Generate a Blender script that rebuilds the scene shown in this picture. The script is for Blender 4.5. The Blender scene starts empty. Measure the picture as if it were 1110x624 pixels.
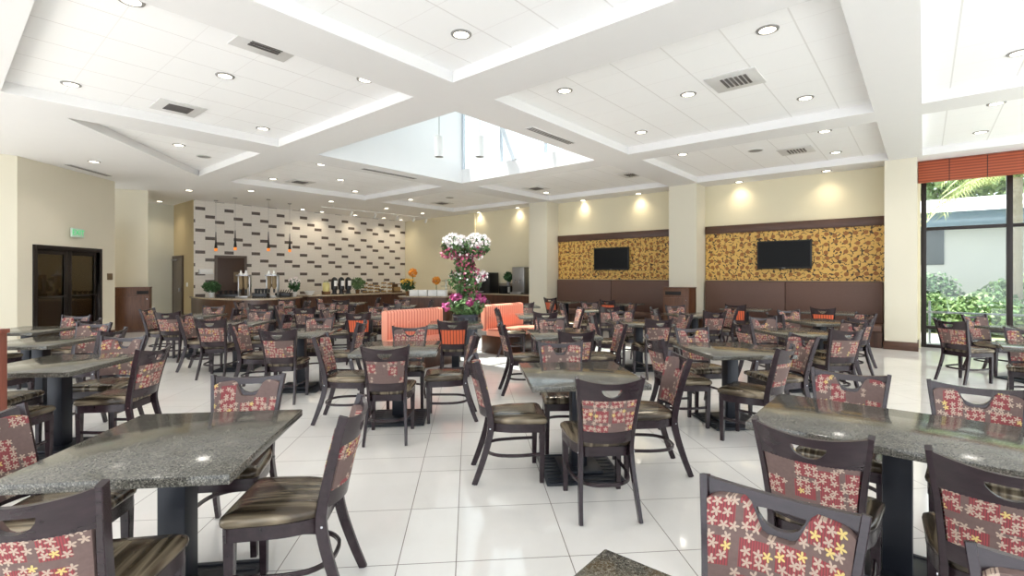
import bpy, bmesh, math, random
from math import sin, cos, pi, radians, sqrt, atan2
from mathutils import Vector, Matrix
random.seed(7)
SC = bpy.context.scene
COL = SC.collection
RA = radians(49.9)      # room frame: x = p (towards the back wall), y = q (towards the buffet wall)
TA = radians(5.0)       # table / tile frame
NV = Vector((cos(RA), sin(RA), 0)); AV = Vector((-sin(RA), cos(RA), 0))
CEIL = 3.87; COF = 4.01

def R(p, q, z=0.0):
    v = NV * p + AV * q
    return Vector((v.x, v.y, z))
def T(x, y, z=0.0):
    return Vector((x*cos(TA) - y*sin(TA), x*sin(TA) + y*cos(TA), z))

# ------------------------------------------------------------------ materials
def lin(c):
    out = []
    for v in c[:3]:
        v = v/255.0
        out.append(v/12.92 if v <= 0.04045 else ((v+0.055)/1.055)**2.4)
    return (*out, 1.0)

class NT:
    def __init__(s, name):
        s.m = bpy.data.materials.new(name); s.m.use_nodes = True
        s.t = s.m.node_tree; s.t.nodes.clear()
        s.out = s.n('ShaderNodeOutputMaterial')
        s.b = s.n('ShaderNodeBsdfPrincipled')
        s.l(s.b.outputs[0], s.out.inputs[0])
    def n(s, typ, **k):
        nd = s.t.nodes.new(typ)
        for a, v in k.items(): setattr(nd, a, v)
        return nd
    def l(s, a, b): s.t.links.new(a, b)
    def put(s, v, sock):
        if hasattr(v, 'is_output') or isinstance(v, bpy.types.NodeSocket): s.l(v, sock)
        else: sock.default_value = v
    def math(s, op, a, b=0.0, c=None):
        nd = s.n('ShaderNodeMath', operation=op)
        s.put(a, nd.inputs[0]); s.put(b, nd.inputs[1])
        if c is not None: s.put(c, nd.inputs[2])
        return nd.outputs[0]
    def mix(s, f, a, b):
        nd = s.n('ShaderNodeMix', data_type='RGBA')
        s.put(f, nd.inputs[0]); s.put(a, nd.inputs[6]); s.put(b, nd.inputs[7])
        return nd.outputs[2]
    def coord(s, kind='Object', scale=(1, 1, 1), loc=(0, 0, 0)):
        c = s.n('ShaderNodeTexCoord'); m = s.n('ShaderNodeMapping')
        s.l(c.outputs[kind], m.inputs[0])
        m.inputs['Scale'].default_value = scale; m.inputs['Location'].default_value = loc
        return m.outputs[0]
    def noise(s, vec, scale, detail=3.0, rough=0.5):
        nd = s.n('ShaderNodeTexNoise'); s.l(vec, nd.inputs['Vector'])
        nd.inputs['Scale'].default_value = scale; nd.inputs['Detail'].default_value = detail
        nd.inputs['Roughness'].default_value = rough
        return nd.outputs[0]
    def ramp(s, f, stops):
        nd = s.n('ShaderNodeValToRGB'); s.l(f, nd.inputs[0])
        cr = nd.color_ramp
        while len(cr.elements) < len(stops): cr.elements.new(0.5)
        for e, (p, c) in zip(cr.elements, stops): e.position = p; e.color = c
        return nd.outputs[0]
    def sep(s, vec):
        nd = s.n('ShaderNodeSeparateXYZ'); s.l(vec, nd.inputs[0]); return nd.outputs
    def set(s, col=None, rough=None, metal=None, spec=None, coat=None):
        if col is not None: s.put(col, s.b.inputs['Base Color'])
        if rough is not None: s.put(rough, s.b.inputs['Roughness'])
        if metal is not None: s.b.inputs['Metallic'].default_value = metal
        if spec is not None: s.b.inputs['Specular IOR Level'].default_value = spec
        if coat is not None: s.b.inputs['Coat Weight'].default_value = coat
        return s.m
    def bump(s, h, strength=0.2, dist=0.01):
        nd = s.n('ShaderNodeBump'); s.l(h, nd.inputs['Height'])
        nd.inputs['Strength'].default_value = strength; nd.inputs['Distance'].default_value = dist
        s.l(nd.outputs[0], s.b.inputs['Normal'])

def plain(name, col, rough=0.6, metal=0.0, vary=0.06, scale=6.0, spec=0.5):
    k = NT(name)
    nz = k.noise(k.coord(), scale, 3)
    c1 = lin(col); c2 = tuple(v*(1-vary*2) for v in c1[:3]) + (1,)
    return k.set(k.mix(nz, c1, c2), rough, metal, spec)

def emis(name, col, strength):
    k = NT(name)
    nz = k.noise(k.coord(), 3, 1)
    k.set(lin(col), 0.5)
    k.b.inputs['Emission Color'].default_value = lin(col)
    k.b.inputs['Emission Strength'].default_value = strength
    return k.m

def glass(name, tint=(240, 245, 245), refl=0.08, trans=1.0):
    k = NT(name)
    tr = k.n('ShaderNodeBsdfTransparent'); tr.inputs[0].default_value = lin(tint)
    gl = k.n('ShaderNodeBsdfGlossy'); gl.inputs['Roughness'].default_value = 0.02
    lw = k.n('ShaderNodeLayerWeight'); lw.inputs[0].default_value = 0.3
    f = k.math('ADD', k.math('MULTIPLY', lw.outputs['Fresnel'], 0.5), refl)
    mx = k.n('ShaderNodeMixShader'); k.l(f, mx.inputs[0]); k.l(tr.outputs[0], mx.inputs[1]); k.l(gl.outputs[0], mx.inputs[2])
    k.l(mx.outputs[0], k.out.inputs[0])
    return k.m

M = {}
M['paint_white'] = plain('ceiling_paint', (233, 232, 231), 0.8, vary=0.01)
M['paint_cream'] = plain('cream_wall_paint', (224, 215, 186), 0.75, vary=0.012, scale=2)
M['paint_column'] = plain('pale_cream_paint', (220, 214, 195), 0.7, vary=0.01, scale=2)
M['paint_left'] = plain('warm_cream_paint', (224, 217, 198), 0.75, vary=0.012, scale=2)
M['paint_tan'] = plain('tan_wall_paint', (196, 178, 140), 0.75, vary=0.012, scale=2)
M['paint_grey'] = plain('cool_cream_paint', (222, 222, 210), 0.75, vary=0.012, scale=2)

def wood(name, c1, c2, rough=0.35, sc=(1, 1, 0.12), n=28.0):
    k = NT(name)
    v = k.coord('Object', sc)
    nz = k.noise(v, n, 5, 0.6)
    k.set(k.ramp(nz, [(0.3, lin(c1)), (0.7, lin(c2))]), rough)
    return k.m
M['dark_wood'] = wood('dark_plum_stained_wood', (37, 27, 31), (50, 37, 42), 0.24, (0.15, 1, 1), 30)
M['cab_wood'] = wood('brown_cabinet_wood', (74, 44, 28), (104, 66, 42), 0.4)
M['red_wood'] = wood('reddish_cabinet_wood', (120, 66, 52), (150, 92, 76), 0.4)
M['rail_wood'] = wood('dark_brown_panel_trim', (72, 46, 34), (90, 60, 44), 0.4, (1, 0.1, 1))
M['counter_wood'] = wood('counter_front_wood', (62, 38, 28), (88, 58, 42), 0.3, (1, 1, 0.15), 14)
M['black_metal'] = plain('blue_black_metal', (33, 36, 44), 0.42, 0.2)
M['black'] = plain('black_plastic', (20, 20, 22), 0.35)
M['chrome'] = plain('chrome', (205, 205, 210), 0.18, 1.0)
M['steel'] = plain('brushed_steel', (165, 165, 165), 0.3, 0.9)
M['white_gloss'] = plain('white_enamel', (240, 240, 238), 0.3)
M['bronze'] = plain('dark_bronze_frame', (36, 28, 26), 0.4, 0.3)
M['slot'] = plain('dark_slot', (18, 12, 10), 0.7)
M['grey_metal'] = plain('grey_vent_metal', (150, 148, 145), 0.5)
M['vent_dark'] = plain('vent_shadow_metal', (96, 92, 90), 0.6)  # dark metal of the vent louvres and grille slots
M['vent_plate'] = plain('vent_white_metal', (222, 221, 219), 0.5)
M['glass'] = glass('clear_window_glass', refl=0.03)
M['door_glass'] = glass('door_glass', (150, 140, 124), 0.05)
M['jar_glass'] = glass('clear_jar_glass', (225, 232, 228), 0.12)
M['orange_seat'] = None

# granite
k = NT('grey_granite')
v = k.coord()
n1 = k.noise(v, 140, 5, 0.75); n2 = k.noise(v, 420, 2, 0.6); n3 = k.noise(v, 9, 2)
f = k.math('ADD', k.math('MULTIPLY', n1, 0.62), k.math('ADD', k.math('MULTIPLY', n2, 0.33), k.math('MULTIPLY', n3, 0.05)))
c = k.ramp(f, [(0.38, lin((22, 22, 23))), (0.475, lin((68, 67, 62))), (0.56, lin((112, 109, 100))), (0.66, lin((176, 172, 160)))])
k.set(c, 0.12, spec=0.55)
M['granite'] = k.m
k = NT('beige_counter_stone')
n1 = k.noise(k.coord(), 60, 4, 0.7)
k.set(k.ramp(n1, [(0.35, lin((128, 112, 92))), (0.65, lin((186, 172, 148)))]), 0.2)
M['counter_top'] = k.m

# marble floor tiles: 0.61 m squares with a 0.305 m band every third tile, both ways
k = NT('polished_cream_floor_tile')
o = k.sep(k.coord())
def lines(val, off):
    per = 2.135
    m_ = k.math('MODULO', k.math('ADD', val, 60*per - off), per)
    best = None
    for e in (0.0, 0.305, 0.915, 1.525, 2.135):
        d = k.math('ABSOLUTE', k.math('SUBTRACT', m_, e))
        best = d if best is None else k.math('MINIMUM', best, d)
    return best, m_
dx, mx_ = lines(o[0], -0.374); dy, my_ = lines(o[1], 3.83)
g = k.math('LESS_THAN', k.math('MINIMUM', dx, dy), 0.0028)
nz = k.noise(k.coord('Object', (1, 0.6, 1)), 1.7, 6, 0.62)
nz2 = k.noise(k.coord('Object', (0.5, 1.4, 1)), 5, 5, 0.7)
base = k.mix(nz2, k.ramp(nz, [(0.3, lin((218, 215, 209))), (0.7, lin((236, 234, 230)))]), lin((229, 226, 221)))
k.set(k.mix(g, base, lin((120, 112, 104))), k.math('ADD', k.math('MULTIPLY', g, 0.4), 0.055), spec=0.62)
M['floor'] = k.m

# ceiling tiles
k = NT('acoustic_ceiling_tile')
o = k.sep(k.coord())
def grid(val, per, w, off=0.0):
    m_ = k.math('MODULO', k.math('ADD', val, 50*per - off), per)
    return k.math('LESS_THAN', k.math('MINIMUM', m_, k.math('SUBTRACT', per, m_)), w)
ga = grid(o[1], 0.62, 0.008, 0.35); gb = grid(o[0], 0.61, 0.005, 0.57)
g = k.math('MAXIMUM', ga, k.math('MULTIPLY', gb, 0.5))
k.set(k.mix(g, lin((253, 253, 253)), lin((232, 231, 230))), 0.85)
nb = k.noise(k.coord(), 120, 2)
M['tile_ceiling'] = k.m

# accent wall: white glazed bricks with scattered dark brick accents (x = p, z up)
k = NT('white_accent_tile')
o = k.sep(k.coord())
BW, VP = 0.28, 0.687
ci = k.math('DIVIDE', k.math('ADD', o[0], 8.4 - 7.0), BW)
fl = k.math('FLOOR', ci); fr = k.math('FRACT', ci)
ph = k.math('MODULO', k.math('ADD', fl, 300.0), 3.0)
off = k.math('ADD', k.math('MULTIPLY', k.math('COMPARE', ph, 1.0, 0.1), 0.245), k.math('MULTIPLY', k.math('COMPARE', ph, 2.0, 0.1), 0.40))
zz = k.math('DIVIDE', k.math('SUBTRACT', k.math('ADD', k.math('ADD', o[2], off), 6.87), 3.57), VP)
fz = k.math('MULTIPLY', k.math('FRACT', zz), VP)
dark = k.math('LESS_THAN', fz, 0.1)
rowz = k.math('MODULO', k.math('ADD', fz, 0.0), 0.098)
gr = k.math('LESS_THAN', k.math('MINIMUM', rowz, k.math('SUBTRACT', 0.098, rowz)), 0.003)
gx = k.math('LESS_THAN', k.math('MINIMUM', fr, k.math('SUBTRACT', 1.0, fr)), 0.012)
nz = k.noise(k.coord(), 25, 3)
darkc = k.mix(nz, lin((112, 100, 92)), lin((70, 60, 56)))
whitec = k.mix(nz, lin((232, 226, 218)), lin((220, 213, 203)))
wc = k.mix(k.math('MAXIMUM', gr, gx), whitec, lin((216, 209, 199)))
k.set(k.mix(dark, wc, darkc), 0.35)
M['accent'] = k.m

# gold floral wallpaper (y = q, z)
k = NT('gold_floral_wallpaper')
co0 = k.sep(k.coord('Object'))
cb = k.n('ShaderNodeCombineXYZ'); k.l(co0[1], cb.inputs[0]); k.l(co0[2], cb.inputs[1]); co = cb.outputs[0]
vo = k.n('ShaderNodeTexVoronoi', voronoi_dimensions='2D'); k.l(co, vo.inputs['Vector'])
vo.inputs['Scale'].default_value = 5.4; vo.inputs['Randomness'].default_value = 0.42
nz = k.noise(co, 40, 3)
flower = k.math('LESS_THAN', k.math('ADD', vo.outputs['Distance'], k.math('MULTIPLY', nz, 0.12)), 0.31)
core = k.math('LESS_THAN', k.math('SINE', k.math('MULTIPLY', vo.outputs['Distance'], 60.0)), 0.0)
vo2 = k.n('ShaderNodeTexVoronoi', feature='DISTANCE_TO_EDGE', voronoi_dimensions='2D')
wv = k.n('ShaderNodeVectorMath', operation='ADD'); ns = k.n('ShaderNodeTexNoise'); k.l(co, ns.inputs['Vector']); ns.inputs['Scale'].default_value = 7
k.l(co, wv.inputs[0]); sc_ = k.n('ShaderNodeVectorMath', operation='SCALE'); k.l(ns.outputs['Color'], sc_.inputs[0]); sc_.inputs['Scale'].default_value = 0.2
k.l(sc_.outputs[0], wv.inputs[1]); k.l(wv.outputs[0], vo2.inputs['Vector']); vo2.inputs['Scale'].default_value = 9.0
vine = k.math('LESS_THAN', vo2.outputs[0], k.math('MULTIPLY', k.noise(co, 11, 2), 0.22))
vine = k.math('MULTIPLY', vine, k.math('GREATER_THAN', k.noise(co, 14, 2), 0.48))
gold = k.mix(k.noise(co, 3, 2), lin((222, 182, 100)), lin((204, 160, 80)))
fc = k.mix(core, lin((160, 104, 44)), lin((132, 80, 34)))
k.set(k.mix(flower, k.mix(vine, gold, lin((62, 40, 18))), fc), 0.55)
M['wallpaper'] = k.m

# booth vinyl
k = NT('brown_woven_vinyl')
o_ = k.coord('Object', (1, 1, 8))
nz = k.noise(o_, 40, 4, 0.7)
k.set(k.ramp(nz, [(0.3, lin((84, 58, 48))), (0.7, lin((104, 76, 64)))]), 0.5)
M['booth'] = k.m

# chair fabrics
def floral(name, bright=1.0):
    k = NT(name)
    tc = k.n('ShaderNodeTexCoord'); oi = k.n('ShaderNodeObjectInfo')
    s_ = k.sep(tc.outputs['Object'])
    rnd = oi.outputs['Random']
    cx = k.math('ADD', s_[0], k.math('MULTIPLY', rnd, 3.7)); cz = k.math('ADD', s_[2], k.math('MULTIPLY', rnd, 1.9))
    cb = k.n('ShaderNodeCombineXYZ'); k.l(cx, cb.inputs[0]); k.l(cz, cb.inputs[1])
    v = cb.outputs[0]
    vo = k.n('ShaderNodeTexVoronoi', voronoi_dimensions='2D'); k.l(v, vo.inputs['Vector'])
    vo.inputs['Scale'].default_value = 34.0; vo.inputs['Randomness'].default_value = 0.55
    sub = k.n('ShaderNodeVectorMath', operation='SUBTRACT')
    sc1 = k.n('ShaderNodeVectorMath', operation='SCALE'); k.l(v, sc1.inputs[0]); sc1.inputs['Scale'].default_value = 1.0
    k.l(sc1.outputs[0], sub.inputs[0]); k.l(vo.outputs['Position'], sub.inputs[1])
    d = k.sep(sub.outputs[0])
    ang = k.math('ARCTAN2', d[1], d[0])
    rr = k.math('MULTIPLY', k.math('SQRT', k.math('ADD', k.math('MULTIPLY', d[0], d[0]), k.math('MULTIPLY', d[1], d[1]))), 34.0)
    ran = k.sep(vo.outputs['Color'])
    pet = k.math('ABSOLUTE', k.math('COSINE', k.math('ADD', k.math('MULTIPLY', ang, 2.5), k.math('MULTIPLY', ran[0], 6.0))))
    rad = k.math('ADD', k.math('MULTIPLY', k.math('POWER', pet, 1.3), 0.40), 0.09)
    isf = k.math('LESS_THAN', rr, rad)
    def blocks(vec):
        ck = k.n('ShaderNodeTexVoronoi', voronoi_dimensions='2D', distance='CHEBYCHEV'); k.l(vec, ck.inputs['Vector'])
        ck.inputs['Scale'].default_value = 10.5; ck.inputs['Randomness'].default_value = 0.45
        rc = k.sep(ck.outputs['Color'])
        return ck.outputs['Distance'], rc[0]
    dist, r0 = blocks(v)
    block = k.math('MULTIPLY', k.math('LESS_THAN', dist, 0.40), k.math('GREATER_THAN', r0, 0.34))
    stripe = k.math('GREATER_THAN', k.math('SINE', k.math('MULTIPLY', cx, 900.0)), 0.1)
    red = k.mix(stripe, lin((150, 62, 68)), lin((112, 60, 62)))
    base = k.mix(k.noise(v, 60, 3), lin((116, 96, 91)), lin((98, 80, 76)))
    bg = k.mix(k.math('MULTIPLY', block, 0.9), base, red)
    dist2, r2 = blocks(vo.outputs['Position'])
    near = k.math('MULTIPLY', k.math('LESS_THAN', dist2, 0.45), k.math('GREATER_THAN', r2, 0.34))
    show = k.math('MULTIPLY', isf, k.math('MAXIMUM', near, k.math('GREATER_THAN', ran[1], 0.86)))
    fl = k.mix(k.math('GREATER_THAN', ran[2], 0.9), lin((178, 158, 142)), lin((204, 182, 116)))
    k.set(k.mix(show, bg, fl), 0.75, spec=0.3)
    return k.m
M['floral'] = floral('mauve_floral_upholstery')
k = NT('orange_striped_upholstery')
s_ = k.sep(k.coord('Generated')) if False else k.sep(k.coord())
st = k.math('GREATER_THAN', k.math('SINE', k.math('MULTIPLY', s_[0], 2*pi/0.042)), 0.25)
k.set(k.mix(st, lin((222, 104, 62)), lin((150, 62, 40))), 0.6)
M['orange'] = k.m
k = NT('coral_striped_bench_vinyl')
s_ = k.sep(k.coord())
st = k.math('GREATER_THAN', k.math('SINE', k.math('MULTIPLY', s_[0], 2*pi/0.06)), 0.35)
k.set(k.mix(st, lin((236, 158, 132)), lin((206, 112, 90))), 0.5)
M['coral'] = k.m

# bronze striped seat vinyl
k = NT('bronze_striped_seat_vinyl')
tc = k.n('ShaderNodeTexCoord'); s_ = k.sep(tc.outputs['Object']); oi = k.n('ShaderNodeObjectInfo')
cb = k.n('ShaderNodeCombineXYZ')
k.l(k.math('ADD', k.math('MULTIPLY', s_[0], 12.0), k.math('MULTIPLY', oi.outputs['Random'], 30.0)), cb.inputs[0])
k.l(k.math('MULTIPLY', s_[1], 0.9), cb.inputs[1])
nz = k.noise(cb.outputs[0], 1.6, 2, 0.45)
k.set(k.ramp(nz, [(0.32, lin((50, 42, 33))), (0.48, lin((80, 69, 55))), (0.58, lin((140, 127, 106))), (0.68, lin((70, 60, 48)))]), 0.2, 0.35, 0.6)
M['seat'] = k.m

M['valance'] = None
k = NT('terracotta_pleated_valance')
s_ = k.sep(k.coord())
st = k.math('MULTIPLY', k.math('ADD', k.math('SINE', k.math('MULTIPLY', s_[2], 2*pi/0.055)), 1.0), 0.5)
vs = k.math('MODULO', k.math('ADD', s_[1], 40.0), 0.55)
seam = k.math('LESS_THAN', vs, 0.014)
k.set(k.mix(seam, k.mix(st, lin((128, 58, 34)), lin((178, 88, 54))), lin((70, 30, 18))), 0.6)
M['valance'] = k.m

def leafmat(name, c1, c2, rough=0.55):
    k = NT(name)
    nz = k.noise(k.coord(), 6, 3)
    k.set(k.ramp(nz, [(0.3, lin(c1)), (0.7, lin(c2))]), rough)
    k.b.inputs['Subsurface Weight'].default_value = 0.0
    return k.m
M['leaf'] = leafmat('mid_green_leaf', (58, 88, 50), (104, 136, 80))
M['leaf_light'] = leafmat('pale_green_leaf', (116, 146, 92), (172, 190, 134))
M['leaf_dark'] = leafmat('dark_green_leaf', (36, 70, 38), (66, 104, 58))
M['palm_leaf'] = leafmat('palm_frond_green', (120, 140, 84), (196, 196, 132))
M['pet_white'] = leafmat('white_petal', (250, 246, 244), (240, 226, 226))
M['pet_pink'] = leafmat('pink_petal', (214, 120, 150), (176, 72, 104))
M['pet_mag'] = leafmat('magenta_petal', (160, 56, 112), (196, 96, 150))
M['pet_yel'] = leafmat('yellow_petal', (232, 180, 60), (240, 206, 90))
M['pet_org'] = leafmat('orange_petal', (226, 140, 40), (240, 170, 60))
M['bark'] = plain('palm_bark', (150, 138, 120), 0.9, vary=0.2, scale=20)
M['grass'] = plain('sunlit_lawn', (176, 180, 128), 0.9, vary=0.15, scale=3)
M['ext_wall'] = plain('pale_stucco', (186, 183, 180), 0.9, vary=0.04, scale=2)
M['fascia'] = plain('blue_grey_fascia', (96, 116, 130), 0.7, vary=0.15, scale=8)
M['ext_roof'] = plain('white_roof', (225, 225, 224), 0.8)
M['tan_curtain'] = plain('tan_curtain', (176, 140, 80), 0.8)
M['tv_screen'] = plain('black_screen', (12, 13, 15), 0.45, spec=0.2)
M['amber'] = emis('amber_glass_glow', (235, 130, 50), 0.8)
M['lamp'] = emis('lamp_lens_glow', (255, 244, 222), 6.0)
M['lampoff'] = plain('dim_lamp_lens', (225, 222, 214), 0.4)
M['paper'] = plain('white_paper', (238, 238, 236), 0.7)
M['sign_tan'] = plain('bronze_sign', (112, 92, 66), 0.5)
M['exit_white'] = plain('exit_sign_face', (206, 226, 210), 0.5)
M['exit_green'] = emis('exit_letters_green', (70, 190, 120), 0.6)
M['pot_dark'] = plain('dark_blue_grey_planter', (44, 50, 60), 0.4)
M['cereal'] = plain('cereal', (168, 146, 112), 0.8, vary=0.3, scale=60)
M['juice'] = plain('pale_juice', (214, 204, 140), 0.4)
M['bread'] = plain('baked_bread', (196, 160, 104), 0.8, vary=0.2, scale=20)
M['basket'] = plain('wicker_basket', (128, 92, 58), 0.8, vary=0.3, scale=60)

# ------------------------------------------------------------------ mesh helpers
def new_bm(): return bmesh.new()
def box(bm, x0, x1, y0, y1, z0, z1):
    vs = [bm.verts.new((x, y, z)) for z in (z0, z1) for y in (y0, y1) for x in (x0, x1)]
    for f in ((0,2,3,1),(4,5,7,6),(0,1,5,4),(2,6,7,3),(0,4,6,2),(1,3,7,5)):
        bm.faces.new([vs[i] for i in f])
def bbox(bm, x0, x1, y0, y1, z0, z1, r=0.006, seg=2):
    n0 = len(bm.faces)
    b2 = bmesh.new(); box(b2, x0, x1, y0, y1, z0, z1)
    bmesh.ops.bevel(b2, geom=list(b2.edges), offset=r, segments=seg, affect='EDGES', profile=0.5)
    me = bpy.data.meshes.new('tmp'); b2.to_mesh(me); b2.free(); bm.from_mesh(me); bpy.data.meshes.remove(me)
def prism(bm, pts, z0, z1):
    lo = [bm.verts.new((p[0], p[1], z0)) for p in pts]; hi = [bm.verts.new((p[0], p[1], z1)) for p in pts]
    n = len(pts)
    bm.faces.new(lo[::-1]); bm.faces.new(hi)
    for i in range(n): bm.faces.new((lo[i], lo[(i+1) % n], hi[(i+1) % n], hi[i]))
def lathe(bm, prof, c=(0, 0, 0), seg=20, sx=1, sy=1):
    rings = []
    for r, z in prof:
        if r < 1e-5: rings.append([bm.verts.new((c[0], c[1], c[2]+z))])
        else: rings.append([bm.verts.new((c[0]+r*sx*cos(2*pi*i/seg), c[1]+r*sy*sin(2*pi*i/seg), c[2]+z)) for i in range(seg)])
    for a, b in zip(rings, rings[1:]):
        for i in range(seg):
            j = (i+1) % seg
            va = [a[i % len(a)], a[j % len(a)]] if len(a) > 1 else [a[0]]
            vb = [b[j % len(b)], b[i % len(b)]] if len(b) > 1 else [b[0]]
            if len(va)+len(vb) >= 3: bm.faces.new(va+vb)
    for rg, rv in ((rings[0], True), (rings[-1], False)):
        if len(rg) > 1: bm.faces.new(rg[::-1] if rv else rg)
def catmull(pts, n=5):
    P = [Vector(p) for p in pts]; out = []
    for i in range(len(P)-1):
        p0 = P[i-1] if i else P[0]*2-P[1]; p1 = P[i]; p2 = P[i+1]; p3 = P[i+2] if i+2 < len(P) else P[-1]*2-P[-2]
        for j in range(n):
            t = j/n
            out.append(0.5*((2*p1)+(p2-p0)*t+(2*p0-5*p1+4*p2-p3)*t*t+(3*p1-p0-3*p2+p3)*t**3))
    out.append(P[-1]); return out
def sweep(bm, path, sec, up=Vector((0, 0, 1)), taper=None, closed=False):
    """sec: list of (a,b) section points; a along side vector, b along second."""
    rings = []
    n = len(path)
    for i, p in enumerate(path):
        d = (path[min(i+1, n-1)] - path[max(i-1, 0)]).normalized()
        s = d.cross(up)
        if s.length < 1e-4: s = Vector((1, 0, 0))
        s.normalize(); u = s.cross(d).normalized()
        k_ = taper(i/(n-1)) if taper else 1.0
        rings.append([bm.verts.new(p + s*a*k_ + u*b*k_) for a, b in sec])
    m = len(sec)
    for a, b in zip(rings, rings[1:]):
        for i in range(m): bm.faces.new((a[i], a[(i+1) % m], b[(i+1) % m], b[i]))
    bm.faces.new(rings[0][::-1]); bm.faces.new(rings[-1])
def circ(r, n=8, sy=1.0): return [(r*cos(2*pi*i/n), r*sy*sin(2*pi*i/n)) for i in range(n)]
def rect(w, h, c=0.003):
    a, b = w/2, h/2
    return [(a-c, -b), (a, -b+c), (a, b-c), (a-c, b), (-a+c, b), (-a, b-c), (-a, -b+c), (-a+c, -b)]
def finish(bm, ang=32):
    bmesh.ops.remove_doubles(bm, verts=list(bm.verts), dist=1e-5)
    bmesh.ops.recalc_face_normals(bm, faces=list(bm.faces))
    lim = radians(ang)
    for f in bm.faces: f.smooth = True
    for e in bm.edges:
        if len(e.link_faces) == 2 and e.calc_face_angle(0) > lim: e.smooth = False
def obj(name, bm, mat, parent=None, loc=None, rz=None, fin=True, kind=None):
    if fin: finish(bm)
    me = bpy.data.meshes.new(name); bm.to_mesh(me); bm.free()
    mats = mat if isinstance(mat, (list, tuple)) else [mat]
    for m_ in mats: me.materials.append(m_)
    o = bpy.data.objects.new(name, me); COL.objects.link(o)
    if parent is not None: o.parent = parent
    if loc is not None: o.location = loc
    if rz is not None: o.rotation_euler = (0, 0, rz)
    if kind: o['kind'] = kind
    return o
def thing(name, label, cat, loc=(0, 0, 0), rz=0.0, group=None):
    o = bpy.data.objects.new(name, None); COL.objects.link(o); o.empty_display_size = 0.1
    o.location = loc; o.rotation_euler = (0, 0, rz); o['label'] = label; o['category'] = cat
    if group: o['group'] = group
    return o
def tag(o, label, cat, group=None):
    o['label'] = label; o['category'] = cat
    if group: o['group'] = group
    return o
def dup(root, loc, rz, label, group=None):
    r = root.copy(); COL.objects.link(r); r.location = loc; r.rotation_euler = (0, 0, rz); r['label'] = label
    if group: r['group'] = group
    for ch in list(root.children):
        c = ch.copy(); COL.objects.link(c); c.parent = r
        for g in ch.children:
            d = g.copy(); COL.objects.link(d); d.parent = c
    return r
def struct(name, bm, mat, rz=None, loc=None, fin=True):
    return obj(name, bm, mat, None, loc, rz, fin, 'structure')

# ------------------------------------------------------------------ room shell
bm = new_bm(); box(bm, -14, 12, -3.5, 24, -0.06, 0); struct('floor', bm, M['floor'], TA)

# ceiling slab with coffer holes (room frame)
QS = {-1: (-4.7, 0.02), 0: (0.55, 4.4), 1: (5.15, 9.05), 2: (9.8, 13.4)}
PS = {-1: (-4.0, -0.2), 0: (0.57, 4.1), 1: (4.85, 8.75), 2: (9.35, 12.55)}
holes = {}
for pi_, (p0, p1) in PS.items():
    for qi, (q0, q1) in QS.items():
        if pi_ == -1 and qi in (1, 2): continue
        if (pi_, qi) == (0, 2): holes[(0, 2)] = [(1.3, 9.8), (4.1, 9.8), (4.1, 13.2)]
        else: holes[(pi_, qi)] = [(p0, q0), (p1, q0), (p1, q1), (p0, q1)]
bm = new_bm()
def loop(bm, pts, z):
    vs = [bm.verts.new((p, q, z)) for p, q in pts]
    return vs, [bm.edges.new((vs[i], vs[(i+1) % len(vs)])) for i in range(len(vs))]
es = loop(bm, [(-4.4, -5.4), (13.6, -5.4), (13.6, 21.5), (-4.4, 21.5)], CEIL)[1]
for h in holes.values(): es += loop(bm, h, CEIL)[1]
bmesh.ops.triangle_fill(bm, edges=es, use_beauty=True)
# sides of the coffers
for kx, h in holes.items():
    if kx == (1, 1): continue
    n = len(h)
    lo = [bm.verts.new((p, q, CEIL)) for p, q in h]; hi = [bm.verts.new((p, q, COF)) for p, q in h]
    for i in range(n): bm.faces.new((lo[i], lo[(i+1) % n], hi[(i+1) % n], hi[i]))
bmesh.ops.remove_doubles(bm, verts=list(bm.verts), dist=1e-4)
struct('ceiling', bm, M['paint_white'], RA, fin=False)
bm = new_bm()
for kx, h in holes.items():
    if kx == (1, 1): continue
    bm.faces.new([bm.verts.new((p, q, COF)) for p, q in h][::-1])
struct('ceiling', bm, M['tile_ceiling'], RA, fin=False)

# skylight well
sp0, sp1, sq0, sq1 = 4.85, 8.75, 5.15, 9.05
ZT = 6.1
bm = new_bm()
box(bm, sp0-0.08, sp0, sq0-0.08, sq1+0.08, CEIL+0.002, ZT)
box(bm, sp0, sp1, sq1, sq1+0.08, CEIL+0.002, ZT)
box(bm, sp0, sp1, sq0-0.08, sq0, CEIL+0.002, ZT)
box(bm, sp1, sp1+0.08, sq0-0.08, sq1+0.08, CEIL+0.002, CEIL+0.35)
struct('wall_skylight_shaft', bm, M['paint_white'], RA)
bm = new_bm()
for q in (5.15, 6.4, 7.7, 9.0): box(bm, sp1, sp1+0.07, q, q+0.05, CEIL+0.35, ZT)
box(bm, sp1, sp1+0.07, sq0, sq1, ZT-0.08, ZT)
for q in (6.45, 7.75): box(bm, sp0, sp1, q-0.04, q+0.04, ZT-0.12, ZT)
for p in (6.15, 7.45): box(bm, p-0.03, p+0.03, sq0, sq1, ZT-0.1, ZT-0.02)
# slanted brace struts
sweep(bm, [Vector((sp1-0.25, 7.9, ZT-0.1)), Vector((sp1-0.1, 7.2, CEIL+0.3))], rect(0.1, 0.1), Vector((1, 0, 0)))
struct('trim_skylight', bm, plain('pale_grey_skylight_frame', (206, 212, 220), 0.6), RA)
bm = new_bm(); box(bm, sp1+0.03, sp1+0.036, sq0, sq1, CEIL+0.35, ZT-0.08); box(bm, sp0, sp1, sq0, sq1, ZT+0.002, ZT+0.01)
struct('window_2', bm, M['glass'], RA)

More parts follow.
